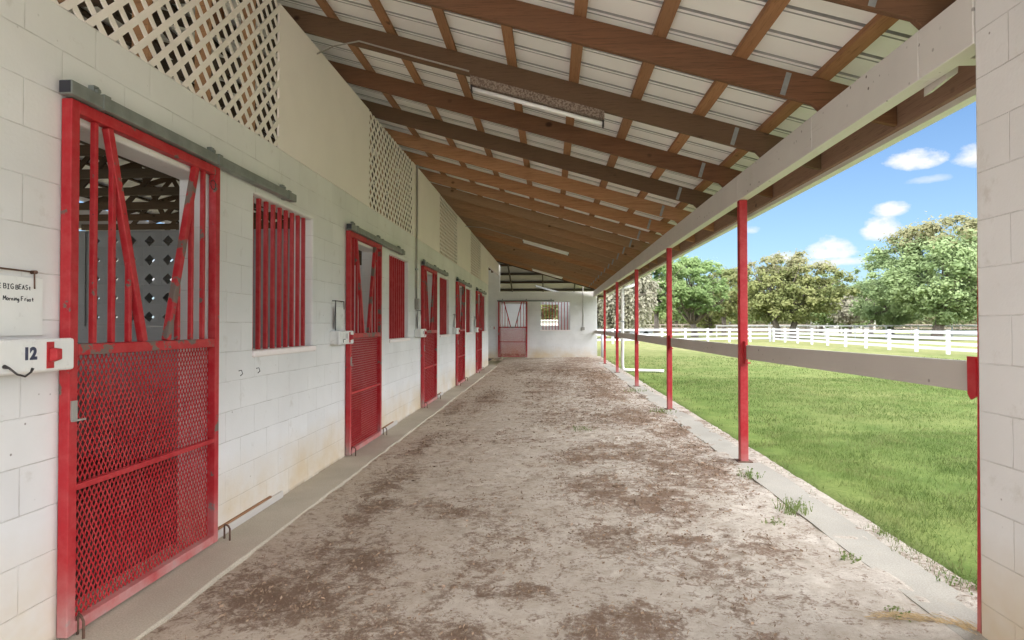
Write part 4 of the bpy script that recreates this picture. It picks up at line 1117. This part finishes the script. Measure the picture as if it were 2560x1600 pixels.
fence('paddock_fence', 'white four rail board fence running away from the viewer on the right', (18.5, 22.5), (18.5, 52.6), 13, (0.25, 0.50, 0.76, 1.02), 1.14, 'fence', group='white paddock fences', side=1)
fence('paddock_fence', 'white three rail board fence crossing behind the red posts', (18.3, 52.8), (2.6, 44.6), 9, (0.30, 0.66, 1.02), 1.12, 'fence', group='white paddock fences', side=1)
fence('paddock_fence', 'farther white fence seen over the near paddock fence at the right', (19.5, 74), (56, 58), 15, (0.40, 0.85, 1.32), 1.40, 'fence', group='white paddock fences', side=-1)
fence('pasture_fence', 'weathered grey fence along the far side of the pasture below the trees', (-8, 92), (66, 84), 26, (0.55, 1.0, 1.45), 1.55, 'fence_grey', pw=0.15)

# ------------------------------------------------------------------ trees
M['leaf_green'] = m_leaf('oak_leaf_green', (0.20, 0.28, 0.11), (0.28, 0.36, 0.15), (0.36, 0.42, 0.20), .45)
M['leaf_bright'] = m_leaf('oak_leaf_bright', (0.19, 0.30, 0.11), (0.28, 0.38, 0.15), (0.38, 0.45, 0.22), .45)
M['leaf_olive'] = m_leaf('oak_leaf_olive', (0.205, 0.245, 0.090), (0.29, 0.305, 0.125), (0.38, 0.36, 0.18), .45)
M['leaf_moss'] = m_leaf('spanish_moss', (0.33, 0.31, 0.24), (0.43, 0.41, 0.33), (0.36, 0.38, 0.25), .45)
M['leaf_big'] = m_leaf('oak_leaf_big', (0.24, 0.335, 0.155), (0.34, 0.43, 0.21), (0.42, 0.49, 0.27), .45)
M['leaf_tip'] = m_leaf('new_brown_leaf', (0.26, 0.25, 0.13), (0.33, 0.31, 0.18), (0.26, 0.32, 0.14), .45)
def tree(label, x, y, h, rx, rz, n, mat, trunk_r, lean=0.0, fork=0.28, clumps=90, seed=1, leaf=0.155, z_low=0.16, droop=0.0, tipmat=None, trunks=1, gap=0.0):
    rs = np.random.default_rng(seed); rnd = random.Random(seed)
    t_ = thing('oak_tree', label, 'tree', (x, y, 0.04), 0, 'oaks beyond the paddock')
    czc = h*(1+z_low)/2; rz_ = h*(1-z_low)/2
    # clump centres spread through the crown, more of them near its outside
    n = int(n*1.35); cs = []
    while len(cs) < clumps:
        v = rs.normal(size=3); v /= np.linalg.norm(v); r = rs.uniform(0.25, 1)**0.45
        lob = 0.78 + 0.30*math.sin(3.1*math.atan2(v[1], v[0])+seed) * 0.5 + 0.30*rs.uniform(-.5, .5)
        p = np.array([v[0]*rx*r*lob, v[1]*rx*r*lob*0.9, v[2]*rz_*r*(0.9+0.2*rs.uniform(-.5, .5))])
        if v[2] < 0: p[2] *= 0.85
        cs.append(p + np.array([lean*0.4, 0, czc]))
    cs = np.array(cs)
    cr = rs.uniform(0.09, 0.22, clumps)*rx*(0.8+0.4*rs.uniform(size=clumps))*min(1.0, (100/clumps)**0.33)
    wts = cr**2; wts /= wts.sum()
    idx = rs.choice(clumps, n, p=wts)
    g = rs.normal(size=(n, 3)); g /= np.linalg.norm(g, axis=1)[:, None]; rr = np.abs(rs.normal(0, 0.62, n))
    off = g*(rr*cr[idx])[:, None]; off[:, 2] *= 0.62
    if droop: off[:, 2] -= rs.exponential(droop, n)
    P_ = cs[idx] + off
    P_[:, 2] = np.maximum(P_[:, 2], 0.12*h+rs.uniform(0, .5, n))
    s = leaf*rs.uniform(0.55, 1.3, n)
    u = rs.normal(size=(n, 3)); u[:, 2] *= (0.6 if not droop else 1.8); u /= np.linalg.norm(u, axis=1)[:, None]
    nrm = g*0.7 + np.array([0, -0.25, 0.55]) + rs.normal(0, 0.24, (n, 3)); nrm /= np.linalg.norm(nrm, axis=1)[:, None]
    u -= nrm*(u*nrm).sum(1)[:, None]; u /= np.linalg.norm(u, axis=1)[:, None]+1e-6
    v = np.cross(nrm, u)
    u *= s[:, None]; v *= (s*0.55)[:, None]
    V_ = np.empty((n*4, 3)); V_[0::4] = P_-u; V_[1::4] = P_-v; V_[2::4] = P_+u; V_[3::4] = P_+v
    if tipmat:
        top = P_[:, 2] > (czc+rz_*0.50+rs.normal(0, 0.5, n)); 
        for nm, sel, mt in (('crown', ~top, mat), ('crown_top', top, tipmat)):
            q = np.repeat(sel, 4); np_mesh(nm, V_[q], np.arange(q.sum()).reshape(-1, 4), M[mt], t_)
    else:
        np_mesh('crown', V_, np.arange(n*4).reshape(n, 4), M[mat], t_)
    m = MB()
    for q in range(trunks):
        bx = (q-(trunks-1)/2)*trunk_r*4.5; fz = h*fork
        fp = Vector((bx*1.5+lean*0.25, 0, fz))
        m.tube([(bx, 0, -0.1), (bx, 0, 0.25), (bx+lean*0.08, 0, fz*0.5), fp], [trunk_r*1.35, trunk_r*1.05, trunk_r*0.9, trunk_r*0.8], 9)
        for k in rnd.sample(range(clumps), min(clumps, 26//trunks)):
            e = Vector(cs[k]); md = fp.lerp(e, 0.5)+Vector((rnd.gauss(0, .35), rnd.gauss(0, .35), rnd.gauss(0.25, .3)))
            r0_ = trunk_r*rnd.uniform(0.28, 0.55)
            m.tube([fp-Vector((0, 0, .1)), fp.lerp(md, .5)+Vector((rnd.gauss(0, .12), 0, rnd.gauss(0, .12))), md, e], [r0_, r0_*.8, r0_*.55, r0_*.18], 6)
            for w2 in range(2):
                e2 = md + Vector((rnd.gauss(0, rx*.25), rnd.gauss(0, rx*.25), abs(rnd.gauss(0, rz_*.3)))); m.tube([md, md.lerp(e2, .5)+Vector((0, 0, .15)), e2], [r0_*.45, r0_*.3, r0_*.1], 5)
    m.build('trunk', M['bark'], t_, local=True, smooth=True)
    return t_
D = lambda px, dist: (px-1376)*dist/FPX + 0
def at(px, dist): return D(px, dist), dist + 0.062*D(px, dist)
TR = [
 ('grey mossy oak half hidden behind the farthest posts', 1508, 60, 7.6, 3.4, 11000, 'leaf_moss', .28, dict(droop=.6, seed=11, clumps=110, leaf=.17)),
 ('pale grey oak hung with moss behind the downspout', 1565, 57, 8.2, 3.4, 13000, 'leaf_moss', .34, dict(droop=.65, seed=12, clumps=120, leaf=.17)),
 ('bright green oak right behind the third red post', 1640, 66, 9.6, 3.9, 20000, 'leaf_bright', .30, dict(seed=13, clumps=170, z_low=.2)),
 ('wide bright green oak with a low fork left of the nearest post', 1735, 70, 9.6, 4.6, 24000, 'leaf_bright', .38, dict(seed=14, clumps=200, fork=.16, lean=-.6)),
 ('olive oak standing behind the nearest red post', 1808, 78, 9.0, 4.3, 19000, 'leaf_olive', .32, dict(seed=15, clumps=170)),
 ('broad yellow olive oak with twin trunks right of the nearest post', 1960, 62, 8.9, 6.0, 40000, 'leaf_olive', .34, dict(seed=16, clumps=290, trunks=2, fork=.24, tipmat='leaf_tip', z_low=.08)),
 ('green oak filling the gap behind the yellow olive oak', 2050, 88, 9.2, 5.0, 20000, 'leaf_green', .3, dict(seed=17, clumps=170, z_low=.1)),
 ('small dull brownish oak between the olive oak and the big green oak', 2122, 74, 5.8, 2.6, 10000, 'leaf_moss', .2, dict(seed=18, clumps=110, leaf=.15)),
 ('lower green oak behind the small brownish oak', 2175, 92, 8.8, 5.4, 20000, 'leaf_green', .3, dict(seed=19, clumps=170, z_low=.1)),
 ('largest spreading green oak at the right beside the block pier', 2338, 58, 11.9, 8.4, 72000, 'leaf_big', .5, dict(seed=20, clumps=420, lean=2.0, fork=.2, tipmat='leaf_tip', z_low=.05, leaf=.16)),
 ('tall green oak rising at the pier edge behind the largest oak', 2475, 70, 14.0, 6.4, 30000, 'leaf_bright', .45, dict(seed=21, clumps=220)),
 ('dull green oak far behind the wide bright oak', 1690, 105, 10.0, 5.5, 16000, 'leaf_green', .3, dict(seed=22, clumps=150, z_low=.06)),
 ('olive green oak far behind the nearest post', 1855, 105, 9.5, 5.5, 16000, 'leaf_green', .3, dict(seed=23, clumps=150, z_low=.06)),
 ('green oak low between the olive oak and the big oak, far back', 2110, 82, 7.0, 4.4, 18000, 'leaf_green', .3, dict(seed=25, clumps=160, z_low=.04)),
 ('broad green oak low at the left foot of the largest oak', 2225, 66, 7.2, 4.0, 20000, 'leaf_big', .3, dict(seed=26, clumps=180, z_low=.04)),
 ('small olive oak just left of the nearest post', 1775, 84, 6.4, 3.6, 14000, 'leaf_olive', .25, dict(seed=27, clumps=130, z_low=.05)),
 ('far olive oak above the far house', 2095, 125, 10.0, 6.0, 14000, 'leaf_olive', .3, dict(seed=24, clumps=150, z_low=.15)),
]
for lab, px, dist, h, rx, n, mat, tr, kw in TR:
    x, y = at(px, dist); tree(lab, x, y, h, rx, 0, n, mat, tr, **kw)
# trees seen through the far window, behind the rear wall
x, y = at(1368, 60); tree('yellow green tree seen through the far barred window', x, y, 7.5, 4.5, 0, 9000, 'leaf_olive', .3, seed=31, clumps=70)
# distant wood as one mass
rs = np.random.default_rng(77); n = 46000
X_ = rs.uniform(-60, 150, n); Y_ = rs.uniform(125, 160, n); top = 5.0+4.5*fbm(X_*0.09, Y_*0+2, 91, 4)
Z_ = rs.uniform(0.0, 1, n)**0.8*top; s = rs.uniform(.25, .55, n)
u = rs.normal(size=(n, 3)); u /= np.linalg.norm(u, axis=1)[:, None]; v = np.cross(u, rs.normal(size=(n, 3))); v /= np.linalg.norm(v, axis=1)[:, None]
P_ = np.stack([X_, Y_, Z_], 1); V_ = np.empty((n*4, 3)); V_[0::4] = P_-u*s[:, None]; V_[1::4] = P_-v*s[:, None]; V_[2::4] = P_+u*s[:, None]; V_[3::4] = P_+v*s[:, None]
M['leaf_far'] = m_leaf('far_wood_leaf', (0.14, 0.16, 0.08), (0.22, 0.22, 0.11), (0.30, 0.27, 0.17))
tag(np_mesh('distant_wood', V_, np.arange(n*4).reshape(n, 4), M['leaf_far']), kind='stuff')

# ------------------------------------------------------------------ cars and a far house
def car(label, px, dist, body, rz, pickup=False):
    x, y = at(px, dist); c = thing('parked_car', label, 'car', (x, y, 0.05), rz, 'cars parked beyond the paddock')
    L_, W_, = 2.3, 0.92
    prof = [(-L_, .45), (-L_+.05, .95), (-1.5, 1.02), (-1.05, 1.12), (-.4, 1.62), (1.5, 1.66), (2.05, 1.15), (2.2, 1.05), (L_, .5), (1.9, .38), (-1.9, .38)]
    m = MB(); m.prism([(a, z) for a, z in prof], -W_, W_, 'x'); m.v = [(v[1], v[0], v[2]) for v in m.v]
    m.build('body', M[body], c, local=True, bevel=0.06, seg=2)
    m = MB()
    for s in (-1, 1):
        m.hexa([(-.85, s*(W_+.004)-.004, 1.10), (1.75, s*(W_+.004)-.004, 1.14), (1.75, s*(W_+.004)+.004, 1.14), (-.85, s*(W_+.004)+.004, 1.10), (-.36, s*(W_+.004)-.004, 1.56), (1.42, s*(W_+.004)-.004, 1.58), (1.42, s*(W_+.004)+.004, 1.58), (-.36, s*(W_+.004)+.004, 1.56)])
    m.build('window', M['glass'], c, local=True)
    for sx in (-1.45, 1.4):
        for sy in (-1, 1):
            m = MB(); m.tube([(sx, sy*W_-.11*sy, .34), (sx, sy*(W_+.02), .34)], 0.34, 16); m.build('wheel', M['tyre'], c, local=True)
    for sy in (-.62, .62):
        m = MB(); m.box(-L_-.03, -L_+.06, sy-.16, sy+.16, .68, .84); m.build('headlight', M['chrome'], c, local=True)
car('dark blue car parked beyond the end wall corner', 1513, 66, 'car_dark', R(8))
car('pale silver car parked under the mossy oak', 1578, 72, 'car_silver', R(186))
x, y = at(2118, 118); hs = thing('far_house', 'small pale house glimpsed under the trees beyond the pasture', 'house', (x, y, 0))
m = MB(); m.box(x-5, x+5, y, y+7, 0, 2.9); m.build('wall', M['house'], hs)
m = MB(); m.hexa([(x-5.5, y-.5, 2.902), (x+5.5, y-.5, 2.902), (x+5.5, y+7.5, 2.902), (x-5.5, y+7.5, 2.902), (x-4.2, y+3.3, 4.6), (x+4.2, y+3.3, 4.6), (x+4.2, y+3.7, 4.6), (x-4.2, y+3.7, 4.6)]); m.build('roof', M['house_roof'], hs)
for k in (-3.2, -1.0, 1.4, 3.4):
    m = MB(); m.box(x+k-.5, x+k+.5, y-.03, y-.004, 1.1, 2.2); m.build('window', M['glass'], hs)
x, y = at(1372, 48); sh = thing('white_shed', 'long white shed seen through the far barred window', 'shed', (x, y, 0))
m = MB(); m.box(x-3, x+1.1, y, y+2.5, .3, 1.75); m.build('wall', M['house'], sh)
m = MB(); m.box(x-3.1, x+1.2, y-.1, y+2.6, 1.752, 1.85); m.build('roof', M['gutter'], sh)
m = MB(); m.box(x-.6, x+.9, y-.02, y-.003, .8, 1.3); m.build('window', M['glass'], sh)

# ------------------------------------------------------------------ render settings
SC.view_settings.view_transform = 'Standard'; SC.view_settings.look = 'None'; SC.view_settings.gamma = 1.0
SC.view_settings.exposure = 1.70
SC.render.engine = 'CYCLES'
SC.cycles.use_denoising = True
SC.cycles.max_bounces = 10; SC.cycles.diffuse_bounces = 7; SC.cycles.glossy_bounces = 3; SC.cycles.transmission_bounces = 4
SC.cycles.sample_clamp_indirect = 6
